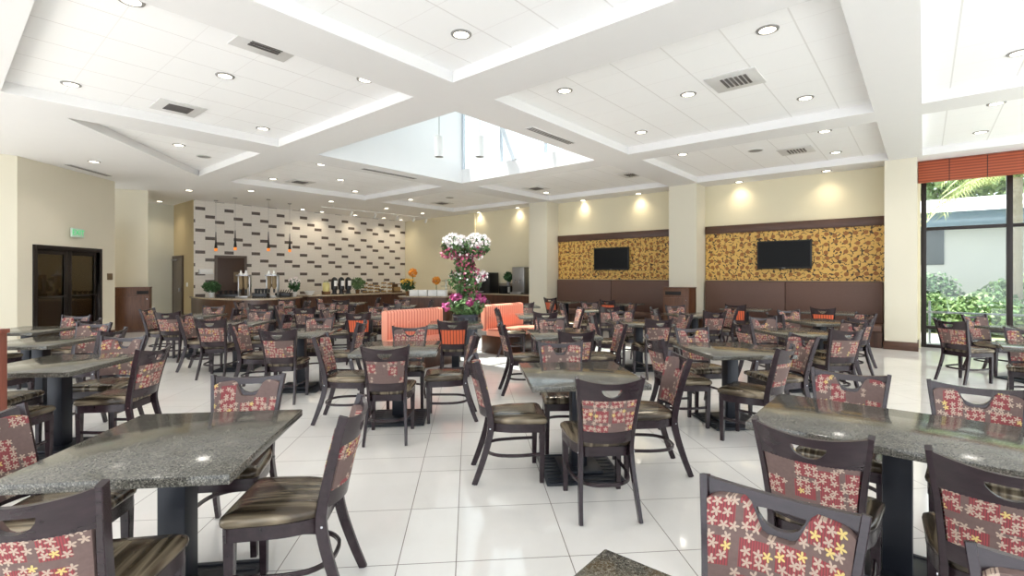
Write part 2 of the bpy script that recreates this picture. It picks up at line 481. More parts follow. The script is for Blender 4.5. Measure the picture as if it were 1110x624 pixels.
# back wall (p = 13.3) with three columns
WP = 13.3
bm = new_bm(); box(bm, WP, WP+0.2, 0.05, 15.6, 0, CEIL+0.1)
box(bm, WP+0.12, WP+0.3, 15.6, 17.65, 0, CEIL+0.1)
box(bm, WP-0.05, WP, 13.0, 13.35, 0, CEIL)
struct('wall_back', bm, M['paint_cream'], RA)
for q0, q1 in ((0.1, 0.62), (4.46, 5.19), (9.2, 9.92)):
    bm = new_bm(); box(bm, 12.65, WP+(0.35 if q0 < 1 else 0.01), q0, q1, 0, CEIL+0.01); o = struct('column', bm, M['paint_column'], RA)
    bm = new_bm(); bbox(bm, 12.63, WP+(0.15 if q0 < 1 else -0.02), q0-0.02, q1+0.02, 0.0, 0.17, 0.004)
    struct('baseboard_column', bm, M['rail_wood'], RA)
# accent (buffet) wall q = 17.45
bm = new_bm(); box(bm, 5.28, 13.42, 17.45, 17.65, 0, CEIL+0.1); struct('wall_accent', bm, M['accent'], RA)
bm = new_bm(); box(bm, 5.27, 5.28, 17.45, 19.6, 0, CEIL+0.1); box(bm, 5.28, 5.45, 17.66, 19.6, 0, CEIL+0.1)
struct('wall_passage', bm, M['paint_tan'], RA)
bm = new_bm(); box(bm, 2.5, 5.6, 19.35, 19.5, 0, CEIL+0.1); struct('wall_recess', bm, M['paint_grey'], RA)
# left wall blocks (table frame)
bm = new_bm(); 
box(bm, -9.05, -8.885, 10.46, 10.8, 0, CEIL+0.1); box(bm, -9.05, -8.885, 12.68, 13.13, 0, CEIL+0.1); box(bm, -9.05, -8.885, 10.8, 12.68, 2.15, CEIL+0.1)
struct('wall_left', bm, M['paint_left'], TA)
bm = new_bm(); prism(bm, [(-12.3, 13.4), (-10.72, 13.35), (-10.14, 13.62), (-11.2, 14.6), (-12.3, 14.6)], 0, CEIL+0.05); struct('wall_left_return', bm, M['paint_column'])
bm = new_bm()
c0 = T(-8.885, 10.46)
prism(bm, [(c0.x, c0.y), (c0.x-NV.x*3.4, c0.y-NV.y*3.4), (c0.x-NV.x*3.4-0.2, c0.y-NV.y*3.4+0.1), (c0.x-0.2, c0.y+0.05)], 0, CEIL+0.05)
struct('wall_left_front', bm, M['paint_column'])
bm = new_bm(); bbox(bm, -8.885, -8.865, 10.47, 10.72, 0, 0.15, 0.004); bbox(bm, -8.885, -8.865, 12.76, 13.12, 0, 0.15, 0.004)
struct('baseboard_left', bm, M['rail_wood'], TA)

# glass double door in the left wall with a lobby behind
dr = bpy.data.objects.new('door_1', None); COL.objects.link(dr); dr.rotation_euler = (0, 0, TA); dr['kind'] = 'structure'
bm = new_bm()
bbox(bm, -9.02, -8.86, 10.80, 10.87, 0, 2.15); bbox(bm, -9.02, -8.86, 12.60, 12.68, 0, 2.15)
bbox(bm, -9.02, -8.86, 10.87, 12.60, 2.06, 2.15)
obj('door_frame', bm, M['bronze'], dr)
for y0, y1 in ((10.87, 11.73), (11.74, 12.60)):
    bm = new_bm()
    bbox(bm, -8.97, -8.92, y0, y0+0.1, 0.01, 2.06); bbox(bm, -8.97, -8.92, y1-0.1, y1, 0.01, 2.06)
    bbox(bm, -8.97, -8.92, y0+0.1, y1-0.1, 0.01, 0.22); bbox(bm, -8.97, -8.92, y0+0.1, y1-0.1, 1.96, 2.06)
    lf = obj('door_leaf', bm, M['bronze'], dr)
    bm = new_bm(); box(bm, -8.95, -8.94, y0+0.1, y1-0.1, 0.22, 1.96); obj('pane', bm, M['door_glass'], lf)
    bm = new_bm(); sweep(bm, [Vector((-8.88, y0+0.08, 1.06)), Vector((-8.88, y1-0.08, 1.06))], circ(0.016)); 
    sweep(bm, [Vector((-8.92, y0+0.1, 1.06)), Vector((-8.88, y0+0.1, 1.06))], circ(0.014)); sweep(bm, [Vector((-8.92, y1-0.1, 1.06)), Vector((-8.88, y1-0.1, 1.06))], circ(0.014))
    obj('push_bar', bm, M['bronze'], lf)
bm = new_bm(); box(bm, -11.6, -11.5, 9.5, 13.2, 0, 3.0); box(bm, -11.5, -9.06, 13.1, 13.2, 0, 3.0); struct('wall_lobby', bm, M['paint_tan'], TA)
bm = new_bm()
pts = []
for i in range(41): pts.append((-11.3+0.04*sin(i*1.6), 11.1+i*0.048))
lo = [bm.verts.new((x, y, 0.1)) for x, y in pts]; hi = [bm.verts.new((x, y, 2.8)) for x, y in pts]
for i in range(40): bm.faces.new((lo[i], lo[i+1], hi[i+1], hi[i]))
bmesh.ops.solidify(bm, geom=list(bm.faces), thickness=0.008)
tag(obj('curtain', bm, M['tan_curtain'], rz=TA), 'tan pleated curtain hanging in the lobby behind the glass double door', 'curtain')

# passage door
dp = bpy.data.objects.new('door_2', None); COL.objects.link(dp); dp.rotation_euler = (0, 0, RA); dp['kind'] = 'structure'
bm = new_bm(); 
bbox(bm, 5.21, 5.27, 18.35, 18.42, 0, 2.16); bbox(bm, 5.21, 5.27, 19.25, 19.32, 0, 2.16); bbox(bm, 5.21, 5.27, 18.42, 19.25, 2.09, 2.16)
obj('door_frame', bm, plain('brown_grey_door_paint', (92, 80, 70), 0.5), dp)
bm = new_bm(); bbox(bm, 5.225, 5.265, 18.42, 19.25, 0.01, 2.09); lf = obj('door_leaf', bm, plain('taupe_door', (110, 98, 86), 0.5), dp)
bm = new_bm(); bbox(bm, 5.15, 5.22, 18.8, 19.2, 2.0, 2.05); obj('door_closer', bm, M['steel'], lf)
bm = new_bm(); bbox(bm, 5.17, 5.225, 18.5, 18.54, 0.98, 1.1); obj('handle', bm, M['steel'], lf)
# door in accent wall: px 233-266
def pq_on_accent(x, q=17.45):
    u = (x-555)/530.0; Y = q/(-sin(RA)*u+cos(RA)); return Y*(cos(RA)*u+sin(RA)), Y
def p_at(x): return pq_on_accent(x)[0]
d0, d1 = p_at(233.5), p_at(266)
da = bpy.data.objects.new('door_3', None); COL.objects.link(da); da.rotation_euler = (0, 0, RA); da['kind'] = 'structure'
bm = new_bm(); bbox(bm, d0-0.03, d0+0.05, 17.39, 17.45, 0, 2.16); bbox(bm, d1-0.05, d1+0.03, 17.39, 17.45, 0, 2.16); bbox(bm, d0+0.05, d1-0.05, 17.39, 17.45, 2.08, 2.16)
obj('door_frame', bm, plain('taupe_door_frame', (104, 92, 84), 0.5), da)
bm = new_bm(); bbox(bm, d0+0.05, d1-0.05, 17.41, 17.448, 0.01, 2.08); lf = obj('door_leaf', bm, plain('brown_door', (70, 50, 40), 0.45), da)
bm = new_bm(); bbox(bm, d1-0.38, d1-0.16, 17.402, 17.41, 1.28, 1.62); obj('notice', bm, plain('tan_notice', (120, 104, 80), 0.6), lf)

# plaques and signs on the left wall
bm = new_bm(); bbox(bm, -8.885, -8.865, 12.86, 13.03, 1.40, 1.56, 0.003)
tag(obj('room_sign', bm, M['sign_tan'], rz=TA), 'small square bronze plaque on the cream wall right of the glass double door', 'sign')
ex = thing('exit_sign', 'small pale green lit exit sign mounted above the glass double door', 'sign', T(-8.885, 11.84, 2.47), TA)
bm = new_bm(); bbox(bm, 0.06, 0.10, -0.17, 0.17, -0.1, 0.1, 0.006); obj('sign_face', bm, M['exit_white'], ex)
bm = new_bm(); bbox(bm, 0.0, 0.06, -0.05, 0.05, -0.04, 0.04, 0.006); obj('wall_mount', bm, M['grey_metal'], ex)
cu = bpy.data.curves.new('exit_letters', 'FONT'); cu.body = 'EXIT'; cu.size = 0.17; cu.align_x = 'CENTER'; cu.align_y = 'CENTER'; cu.extrude = 0.002
tmp = bpy.data.objects.new('tmp_text', cu); COL.objects.link(tmp)
bpy.context.view_layer.update()
me = bpy.data.meshes.new_from_object(tmp); bpy.data.objects.remove(tmp); me.materials.clear(); me.materials.append(M['exit_green'])
tx = bpy.data.objects.new('exit_letters', me); COL.objects.link(tx); tx.parent = ex; tx.location = (0.104, 0, 0); tx.rotation_euler = (pi/2, 0, pi/2)

# ------------------------------------------------------------------ TV bays, banquettes
bays = [(0.64, 4.44, 'right', 1.99, 3.155), (5.21, 9.18, 'left', 6.62, 7.79)]
for q0, q1, nm, t0, t1 in bays:
    bm = new_bm(); box(bm, WP-0.03, WP, q0, q1, 1.385, 2.6)
    tag(obj('wallpaper_panel', bm, M['wallpaper'], rz=RA), 'gold and brown floral wallpaper panel behind the %s wall television' % nm, 'wall panel')
    bm = new_bm(); bbox(bm, WP-0.07, WP, q0, q1, 2.6, 2.8, 0.008)
    struct('trim_panel', bm, M['rail_wood'], RA)
    bt = thing('banquette', 'long high backed brown upholstered banquette under the %s wall television' % nm, 'banquette', R(WP, (q0+q1)/2), RA)
    L = (q1-q0)/2-0.02
    for a, b in ((-L, 0), (0, L)):
        bm = new_bm(); bbox(bm, -0.14, -0.01, a+0.004, b-0.004, 0.46, 1.375, 0.02, 3); obj('backrest', bm, M['booth'], bt)
        bm = new_bm(); bbox(bm, -0.64, -0.14, a+0.004, b-0.004, 0.34, 0.47, 0.03, 3); obj('seat', bm, M['booth'], bt)
    bm = new_bm(); box(bm, -0.58, -0.01, -L, L, 0.0, 0.34); obj('base', bm, M['counter_wood'], bt)
    tv = thing('television', 'black flat wall television on gold wallpaper, the %s' % ('larger looking right one' if nm == 'right' else 'one on the left, further bay'), 'television', R(WP-0.03, (t0+t1)/2, 2.01), RA)
    W = (t1-t0)/2
    bm = new_bm(); bbox(bm, -0.10, -0.045, -W, W, -0.34, 0.34, 0.008); obj('bezel', bm, M['black'], tv)
    bm = new_bm(); box(bm, -0.102, -0.1, -W+0.03, W-0.03, -0.29, 0.31); obj('screen', bm, M['tv_screen'], tv)
    bm = new_bm(); box(bm, -0.104, -0.1, -0.04, 0.04, -0.322, -0.312); obj('badge', bm, M['steel'], tv)
    bm = new_bm(); bbox(bm, -0.045, 0.0, -0.2, 0.2, -0.15, 0.15, 0.004); obj('wall_bracket', bm, M['black'], tv)

# ------------------------------------------------------------------ window (p=13.5) and exterior
WQ1 = -0.03
wn = bpy.data.objects.new('window_1', None); COL.objects.link(wn); wn.rotation_euler = (0, 0, RA); wn['kind'] = 'structure'
WW = 13.5
bm = new_bm()
mull = [0.0, -1.28, -2.58, -3.88, -5.18]
for q in mull: bbox(bm, WW, WW+0.1, q-0.045, q+0.045, 0.0, CEIL, 0.005)
for a, b in zip(mull, mull[1:]):
    for z in (0.03, 0.42, 2.49, 3.75): bbox(bm, WW+0.01, WW+0.09, b+0.04, a-0.04, z-0.035, z+0.035, 0.004)
obj('window_frame', bm, M['bronze'], wn)
for a, b in zip(mull, mull[1:]):
    bm = new_bm(); box(bm, WW+0.045, WW+0.052, b+0.04, a-0.04, 0.06, 3.72); obj('pane', bm, M['glass'], wn)
bm = new_bm()
bbox(bm, 13.15, 13.3, -5.3, 0.09, 3.43, 3.86, 0.01)
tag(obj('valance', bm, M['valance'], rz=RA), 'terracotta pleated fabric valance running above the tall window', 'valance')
# exterior
bm = new_bm(); box(bm, 13.62, 45, -30, 12, -0.3, -0.02); struct('ground_lawn', bm, M['grass'], RA)
hs = thing('building', 'pale stucco outbuilding with blue grey fascia seen through the tall window', 'building', R(21.0, -3), RA)
bm = new_bm(); box(bm, 0, 4, -14, 9, -0.1, 3.1); obj('wall', bm, M['ext_wall'], hs)
bm = new_bm(); bbox(bm, -0.45, 0.0, -14.2, 9.2, 3.0, 3.5, 0.02)
obj('fascia', bm, M['fascia'], hs)
bm = new_bm()
v = [bm.verts.new(c) for c in ((-0.5, -14.3, 3.5), (-0.5, 9.3, 3.5), (4.2, 9.3, 4.45), (4.2, -14.3, 4.45))]
bm.faces.new(v); bmesh.ops.solidify(bm, geom=list(bm.faces), thickness=0.08); obj('roof', bm, M['ext_roof'], hs)
bm = new_bm(); bbox(bm, -0.04, 0.02, 2.5, 3.12, 1.85, 2.98, 0.01); w = obj('window', bm, plain('dark_window', (46, 54, 56), 0.4), hs)
bm = new_bm(); bbox(bm, -0.06, -0.03, 0.9, 0.96, 0.5, 3.0, 0.01); obj('downpipe', bm, plain('stucco_joint', (170, 166, 160), 0.8), hs)
gr = thing('guard_rail', 'thin metal guard rail on the lawn just outside the tall window', 'rail', R(14.3, -2.5), RA)
bm = new_bm(); bbox(bm, -0.02, 0.02, -3.0, 2.45, 0.68, 0.72, 0.005); obj('handrail', bm, M['steel'], gr)
for y_ in (2.4, 0.6, -1.2, -3.0):
    bm = new_bm(); bbox(bm, -0.02, 0.02, y_-0.02, y_+0.02, -0.05, 0.95 if y_ > 2 else 0.68, 0.004); obj('post', bm, M['steel'], gr)

def leaves(bm, n, c, rad, size, flat=0.0, elong=1.8, shell=0.55, mi=0, rng=random):
    """cloud of small leaf blades in an ellipsoid"""
    for _ in range(n):
        while True:
            d = Vector((rng.uniform(-1, 1), rng.uniform(-1, 1), rng.uniform(-1, 1)))
            if shell < d.length < 1: break
        p = Vector((c[0]+d.x*rad[0], c[1]+d.y*rad[1], c[2]+d.z*rad[2]))
        a = Vector((rng.gauss(0, 1), rng.gauss(0, 1), rng.gauss(0, 1)*(1-flat))).normalized()
        b = a.cross(Vector((rng.gauss(0, 1), rng.gauss(0, 1), rng.gauss(0, 1)))).normalized()
        s = size*rng.uniform(0.6, 1.3)
        q = [p - a*s*elong*0.5, p + b*s*0.5, p + a*s*elong*0.5, p - b*s*0.5]
        f = bm.faces.new([bm.verts.new(x) for x in q]); f.material_index = mi
def shrub(name, label, cat, loc, rad, n, size, mat, group, h0=0.0, stems=3, mat2=None):
    t = thing(name, label, cat, loc, 0, group)
    bm = new_bm(); leaves(bm, n, (0, 0, rad[2]+h0), rad, size, mi=0)
    if mat2: leaves(bm, n//2, (0.1, -0.1, rad[2]*1.1+h0), rad, size, mi=1)
    o = obj('foliage', bm, [mat, mat2] if mat2 else mat, t, fin=False); o['kind'] = 'stuff'
    bm = new_bm()
    for i in range(stems):
        a = 2*pi*i/stems
        sweep(bm, [Vector((0.04*cos(a), 0.04*sin(a), 0)), Vector((rad[0]*0.4*cos(a), rad[1]*0.4*sin(a), h0+rad[2]))], circ(0.02, 6))
    obj('stem', bm, M['bark'], t)
    return t
def blade_plant(name, label, loc, n, length, mat, group=None):
    t = thing(name, label, 'plant', loc, 0, group)
    bm = new_bm()
    for i in range(n):
        az = random.uniform(0, 2*pi); el = random.uniform(0.5, 1.3); L = length*random.uniform(0.7, 1.1)
        d = Vector((cos(az), sin(az), 0)); s = Vector((-sin(az), cos(az), 0))*0.02
        pr = None
        for j in range(5):
            f = j/4
            p = d*L*f*cos(el) + Vector((0, 0, L*(f*sin(el) - 0.45*f*f)))
            w_ = s*(1-f*0.9)
            cur = (bm.verts.new(p-w_), bm.verts.new(p+w_))
            if pr: bm.faces.new((pr[0], pr[1], cur[1], cur[0]))
            pr = cur
    o = obj('blades', bm, mat, t, fin=False); o['kind'] = 'stuff'
    return t
gx = 'garden plants outside the tall window'
sh = [(17.6, -0.1, 0.6, 0.5, 'leaf', 'leaf_light', 'low mid green shrub against the window frame beside the column'),
      (17.4, -1.15, 0.75, 0.55, 'leaf_light', 'leaf', 'pale green shrub in the middle of the window planting'),
      (17.2, -2.5, 0.75, 0.5, 'leaf_light', 'leaf', 'pale shrub in front of the palm trunk'),
      (19.3, 0.0, 0.8, 0.8, 'leaf_dark', 'leaf', 'taller dark green shrub near the outbuilding window'),
      (19.2, -1.9, 0.85, 0.75, 'leaf', 'leaf_light', 'mid green shrub behind the pale ones near the stucco wall'),
      (18.8, -3.9, 0.8, 0.55, 'leaf', 'leaf_light', 'green shrub at the far right edge of the window')]
for p, q, r_, h, m1, m2, lb in sh:
    shrub('shrub', lb, 'shrub', R(p, q, -0.03), (r_, r_, h), 1500, 0.075, M[m1], gx, mat2=M[m2])
for p, q, lb in ((18.4, -0.55, 'spiky long bladed plant left of the pale window shrubs'), (18.9, -1.0, 'spiky bladed plant against the stucco wall behind the shrubs')):
    blade_plant('bladed_plant', lb, R(p, q, -0.03), 90, 1.75, M['leaf_dark'], gx)
# palm
pc = R(18.0, -1.81)
pt = thing('palm_tree', 'tall palm with ringed grey trunk and drooping fronds outside the window', 'tree', (pc.x, pc.y, -0.03))
bm = new_bm(); lathe(bm, [(0.13+0.012*(i % 2), i*0.09) for i in range(46)], seg=14); obj('trunk', bm, M['bark'], pt)
bm = new_bm()
for i in range(26):
    az = 2*pi*i/26+random.uniform(-.1, .1); el = random.uniform(0.1, 1.1); L = random.uniform(1.7, 2.4)
    d = Vector((cos(az), sin(az), 0)); sd = Vector((-sin(az), cos(az), 0))
    for j in range(26):
        f = 0.15+0.85*j/25
        p = d*L*f*cos(el*0.5) + Vector((0, 0, 4.1+L*(f*sin(el)-0.85*f*f)))
        for sg in (-1, 1):
            tip = p + sd*sg*0.34*(1-f*0.4) + d*0.12 + Vector((0, 0, -0.22))
            w_ = d*0.013
            bm.faces.new([bm.verts.new(p-w_), bm.verts.new(p+w_), bm.verts.new(tip)])
o = obj('fronds', bm, M['palm_leaf'], pt, fin=False); o['kind'] = 'stuff'
for p, q, z, r_, lb in ((28, 0.2, 0, 2.4, 'feathery pale tree above the outbuilding roof at the left of the window'), (28, -4.2, 0, 2.6, 'broad pale tree behind the outbuilding roof beyond the palm')):
    shrub('tree', lb, 'tree', R(p, q, 0), (r_, r_, 1.8), 2600, 0.2, M['leaf_light'], 'trees behind the outbuilding', h0=3.8, stems=1, mat2=M['leaf'])

# ------------------------------------------------------------------ trash cabinets
def cabinet(label, loc, rz, w, d, h, mat, slot=(0.05, 0.45)):
    t = thing('waste_cabinet', label, 'cabinet', loc, rz, 'waste cabinets')
    bm = new_bm(); bbox(bm, -w/2, w/2, 0, d, 0.06, h-0.03, 0.004); box(bm, -w/2+0.03, w/2-0.03, 0.04, d-0.02, 0, 0.06); obj('body', bm, mat, t)
    bm = new_bm(); bbox(bm, -w/2-0.01, w/2+0.01, -0.012, d+0.01, h-0.03, h, 0.004); obj('top', bm, mat, t)
    bm = new_bm(); bbox(bm, -w/2+0.015, w/2-0.015, -0.018, 0, 0.1, h-0.26, 0.003); dd = obj('door', bm, mat, t)
    bm = new_bm(); lathe(bm, [(0.0, -0.012), (0.012, -0.01), (0.012, 0.0)], seg=10); k_ = obj('knob', bm, M['chrome'], dd); k_.location = (w/2-0.06, -0.03, h-0.32); k_.rotation_euler = (pi/2, 0, 0)
    bm = new_bm(); bbox(bm, slot[0]*w, slot[1]*w, -0.004, 0.0, h-0.19, h-0.1, 0.001); obj('slot', bm, M['slot'], t)
    return t
cabinet('dark brown wooden waste cabinet by the left wall beside the passage', (-10.05, 12.95, 0), radians(30), 0.74, 0.4, 1.2, M['cab_wood'], (0.12, 0.46))
cabinet('brown wooden waste cabinet standing against the middle cream column', R(12.09, 4.78), RA-pi/2, 0.66, 0.5, 1.21, M['cab_wood'], (-0.42, 0.2))
cabinet('reddish wooden cabinet cut off by the left edge of the view', (-3.84, 2.95, 0), TA, 0.6, 0.5, 1.14, M['red_wood'], (-0.4, -0.1))

# ------------------------------------------------------------------ chair prototype
def rnd_outline(pts, rads, n=6):
    out = []
    N = len(pts)
    for i in range(N):
        p = Vector(pts[i]); a = Vector(pts[i-1]); b = Vector(pts[(i+1) % N]); r = rads[i]
        da = (a-p).normalized(); db = (b-p).normalized()
        s = p+da*r; e = p+db*r
        for j in range(n+1):
            t = j/n
            out.append(s*(1-t)**2+p*2*t*(1-t)+e*t*t)
    return out
def post_w(z): return 0.163+(0.205-0.163)*max(0, (z-0.45)/0.44)**1.2
def back_y(z): 
    t = max(0, (z-0.44)/0.45)
    return -0.195-0.105*t**1.25
def back_pt(s, z, off=0.0, bow=0.052):
    w_ = post_w(z)-0.006
    return Vector((s*w_, back_y(z)-bow*(1-s*s)+off, z))
def strip(bm, ss, zf, off, th):
    """grid panel: zf(s)-> list of z rows"""
    cols = [[back_pt(s, z, off) for z in zf(s)] for s in ss]
    F = [[bm.verts.new(p) for p in c] for c in cols]; B = [[bm.verts.new(p+Vector((0, -th, 0))) for p in c] for c in cols]
    m = len(F[0])
    for i in range(len(F)-1):
        for j in range(m-1):
            bm.faces.new((F[i][j], F[i+1][j], F[i+1][j+1], F[i][j+1])); bm.faces.new((B[i][j], B[i][j+1], B[i+1][j+1], B[i+1][j]))
        bm.faces.new((F[i][0], B[i][0], B[i+1][0], F[i+1][0])); bm.faces.new((F[i][-1], F[i+1][-1], B[i+1][-1], B[i][-1]))
    for j in range(m-1):
        bm.faces.new((F[0][j], F[0][j+1], B[0][j+1], B[0][j])); bm.faces.new((F[-1][j], B[-1][j], B[-1][j+1], F[-1][j+1]))
def make_chair(orange=False):
    t = thing('dining_chair', 'x', 'chair')
    fab = M['orange'] if orange else M['floral']
    outl = rnd_outline([(-0.222, 0.215), (0.222, 0.215), (0.205, -0.06), (0.15, -0.20), (-0.15, -0.20), (-0.205, -0.06)], [0.045, 0.045, 0.06, 0.05, 0.05, 0.06], 5)
    # cushion
    bm = new_bm(); rings = []
    for sc_, z in ((0.98, 0.432), (1.02, 0.44), (1.035, 0.455), (1.02, 0.47), (0.95, 0.482), (0.7, 0.492), (0.35, 0.497)):
        rings.append([bm.verts.new((p.x*sc_, p.y*sc_, z)) for p in outl])
    n = len(outl)
    for a, b in zip(rings, rings[1:]):
        for i in range(n): bm.faces.new((a[i], a[(i+1) % n], b[(i+1) % n], b[i]))
    bm.faces.new(rings[0][::-1]); c = bm.verts.new((0, 0, 0.498))
    for i in range(n): bm.faces.new((rings[-1][i], rings[-1][(i+1) % n], c))
    finish(bm, 60); obj('seat_cushion', bm, M['seat'], t, fin=False)
    # piping
    # frame
    bm = new_bm(); prism(bm, [(p.x*0.985, p.y*0.985) for p in outl], 0.372, 0.432); obj('seat_frame', bm, M['dark_wood'], t)
    for sg in (-1, 1):
        bm = new_bm()
        path = catmull([(sg*0.186, -0.315, 0.0), (sg*0.178, -0.262, 0.14), (sg*0.166, -0.208, 0.32), (sg*0.163, -0.195, 0.45), (sg*0.178, back_y(0.66), 0.66), (sg*0.207, back_y(0.89), 0.895)], 4)
        sweep(bm, path, rect(0.026, 0.046), Vector((0, 1, 0)), taper=lambda f: 0.85+0.25*(1-abs(f-0.5)*2))
        o = obj('rear_leg_post', bm, M['dark_wood'], t)
        bm = new_bm()
        for z in (0.385, 0.415):
            for i in range(1): lathe(bm, [(0.0, 0), (0.006, 0.0), (0.006, 0.004), (0, 0.005)], (0, 0, 0), 8)
        b_ = obj('bolt', bm, M['chrome'], o); b_.location = (sg*0.179, -0.20, 0.40); b_.rotation_euler = (0, sg*pi/2, 0)
        bm = new_bm()
        path = [Vector((sg*0.19, 0.178, 0.0)), Vector((sg*0.19, 0.18, 0.2)), Vector((sg*0.19, 0.18, 0.40))]
        sweep(bm, path, rect(0.042, 0.042), Vector((0, 1, 0)), taper=lambda f: 0.75+0.3*f); obj('front_leg', bm, M['dark_wood'], t)
    # crest rail with half-moon hand hole
    N = 24; ss = [-1+2*i/N for i in range(N+1)]
    HS = 0.34
    def crest(s):
        hb = 0.826-0.052*sqrt(max(0, 1-(s/HS)**2)) if abs(s) < HS else 0.826
        return hb
    ss2 = sorted(set([round(s, 4) for s in ss]+[-HS, HS, -HS*0.93, HS*0.93]))
    bm = new_bm(); tt = 0.02
    def ring(s):
        z = [0.752, crest(s), 0.826, 0.888-0.026*(1-s*s)]
        return [back_pt(s, zz) for zz in z]
    cols = [(s, ring(s)) for s in ss2]
    Fv = [[bm.verts.new(p) for p in c[1]] for c in cols]
    for i in range(len(cols)-1):
        sm = (cols[i][0]+cols[i+1][0])/2
        for j in range(3):
            if j == 1: continue
            bm.faces.new((Fv[i][j], Fv[i+1][j], Fv[i+1][j+1], Fv[i][j+1]))
    bmesh.ops.remove_doubles(bm, verts=list(bm.verts), dist=1e-5)
    ex_ = bmesh.ops.extrude_face_region(bm, geom=list(bm.faces), use_keep_orig=True)
    for v_ in ex_['geom']:
        if isinstance(v_, bmesh.types.BMVert): v_.co.y -= tt
    obj('crest_rail', bm, M['dark_wood'], t)
    bm = new_bm(); strip(bm, ss, lambda s: [0.475, 0.52, 0.55], 0.0, 0.02); obj('lower_rail', bm, M['dark_wood'], t)
    bm = new_bm(); strip(bm, [s*0.93 for s in ss], lambda s: [0.55, 0.62, 0.69, 0.754], -0.004, 0.016); obj('back_panel', bm, fab, t)
    # padded front with scooped top
    def top(s):
        a = abs(s)/0.42
        if a >= 1.15: sc_ = 0
        else: sc_ = 0.5+0.5*cos(pi*max(0, (a-0.45)/0.7)) if a > 0.45 else 1
        cor = 0.018*max(0, (abs(s)-0.8)/0.2)**2
        return 0.852-0.092*sc_-cor
    bm = new_bm(); strip(bm, [s*0.97 for s in ss], lambda s: [0.505+(top(s)-0.505)*f for f in (0, 0.03, 0.5, 0.95, 1)], 0.031, 0.029)
    for v_ in bm.verts: pass
    obj('back_cushion', bm, fab, t)
    # U stretcher
    bm = new_bm()
    path = catmull([(0.187, 0.17, 0.205), (0.19, 0.0, 0.2), (0.165, -0.14, 0.2), (0.09, -0.212, 0.2), (0, -0.226, 0.2), (-0.09, -0.212, 0.2), (-0.165, -0.14, 0.2), (-0.19, 0.0, 0.2), (-0.187, 0.17, 0.205)], 4)
    sweep(bm, path, rect(0.016, 0.024, 0.004)); obj('stretcher', bm, M['dark_wood'], t)
    return t
protos = {False: make_chair(False), True: make_chair(True)}
used = {False: False, True: False}
def chair(x, y, ang, label, orange=False, z=0.0, group='dining chairs around the granite tables'):
    if not used[orange]:
        used[orange] = True; r = protos[orange]; r.location = (x, y, z); r.rotation_euler = (0, 0, ang); r['label'] = label; r['group'] = group; return r
    return dup(protos[orange], (x, y, z), ang, label, group)

# ------------------------------------------------------------------ tables
def make_table(w, d):
    t = thing('dining_table', 'x', 'table')
    bm = new_bm(); bbox(bm, -w/2, w/2, -d/2, d/2, 0.72, 0.76, 0.006, 2); obj('tabletop', bm, M['granite'], t)
    bm = new_bm(); bbox(bm, -w/2+0.18, w/2-0.18, -0.05, 0.05, 0.705, 0.72, 0.002); bbox(bm, -0.05, 0.05, -d/2+0.18, d/2-0.18, 0.70, 0.705, 0.002); obj('support_frame', bm, M['black_metal'], t)
    bm = new_bm(); bbox(bm, -0.06, 0.06, -0.06, 0.06, 0.05, 0.70, 0.008); obj('pedestal', bm, M['black_metal'], t)
    bm = new_bm(); bbox(bm, -0.29, 0.29, -0.29, 0.29, 0.004, 0.022, 0.005); bbox(bm, -0.16, 0.16, -0.16, 0.16, 0.022, 0.05, 0.01)
    for i in range(9):
        y = -0.26+i*0.065
        bbox(bm, -0.27, 0.27, y-0.012, y+0.012, 0.02, 0.028, 0.003, 1)
    obj('base', bm, M['black_metal'], t)
    return t
tproto = {'T': make_table(0.84, 0.92), 'R': make_table(1.22, 0.80)}
tused = {'T': False, 'R': False}
def table(kind, x, y, ang, label):
    g = 'granite topped tables'
    if not tused[kind]:
        tused[kind] = True; r = tproto[kind]; r.location = (x, y, 0); r.rotation_euler = (0, 0, ang); r['label'] = label; r['group'] = g; return r
    return dup(tproto[kind], (x, y, 0), ang, label, g)

SIDE = {'n': ('near', 0.0, (0, -1)), 'f': ('far', pi, (0, 1)), 'l': ('left', -pi/2, (-1, 0)), 'r': ('right', pi/2, (1, 0))}
def tset(x, y, desc, sides='nflr', orange='', off=0.52, rot=TA, extra=None, lab=None):
    """square-ish table in the tile frame with chairs on its sides"""
    table('T', x, y, rot, lab or ('grey granite topped square table, ' + desc))
    for s in sides:
        nm, da_, (ux, uy) = SIDE[s]
        o_ = off + (0.02 if s in 'nf' else -0.02)
        jx, jy, ja = random.uniform(-.02, .02), random.uniform(-.02, .02), random.uniform(-.05, .05)
        dx_, dy_, dr_ = (extra or {}).get(s, (0, 0, 0))
        lx, ly = ux*o_+jx+dx_, uy*o_+jy+dy_
        X = x+lx*cos(rot)-ly*sin(rot); Y = y+lx*sin(rot)+ly*cos(rot)
        kind = 'orange striped' if s in orange else 'floral'
        chair(X, Y, rot+da_+ja+dr_, '%s backed dark wood chair, %s side of table %s' % (kind, nm, desc), s in orange)

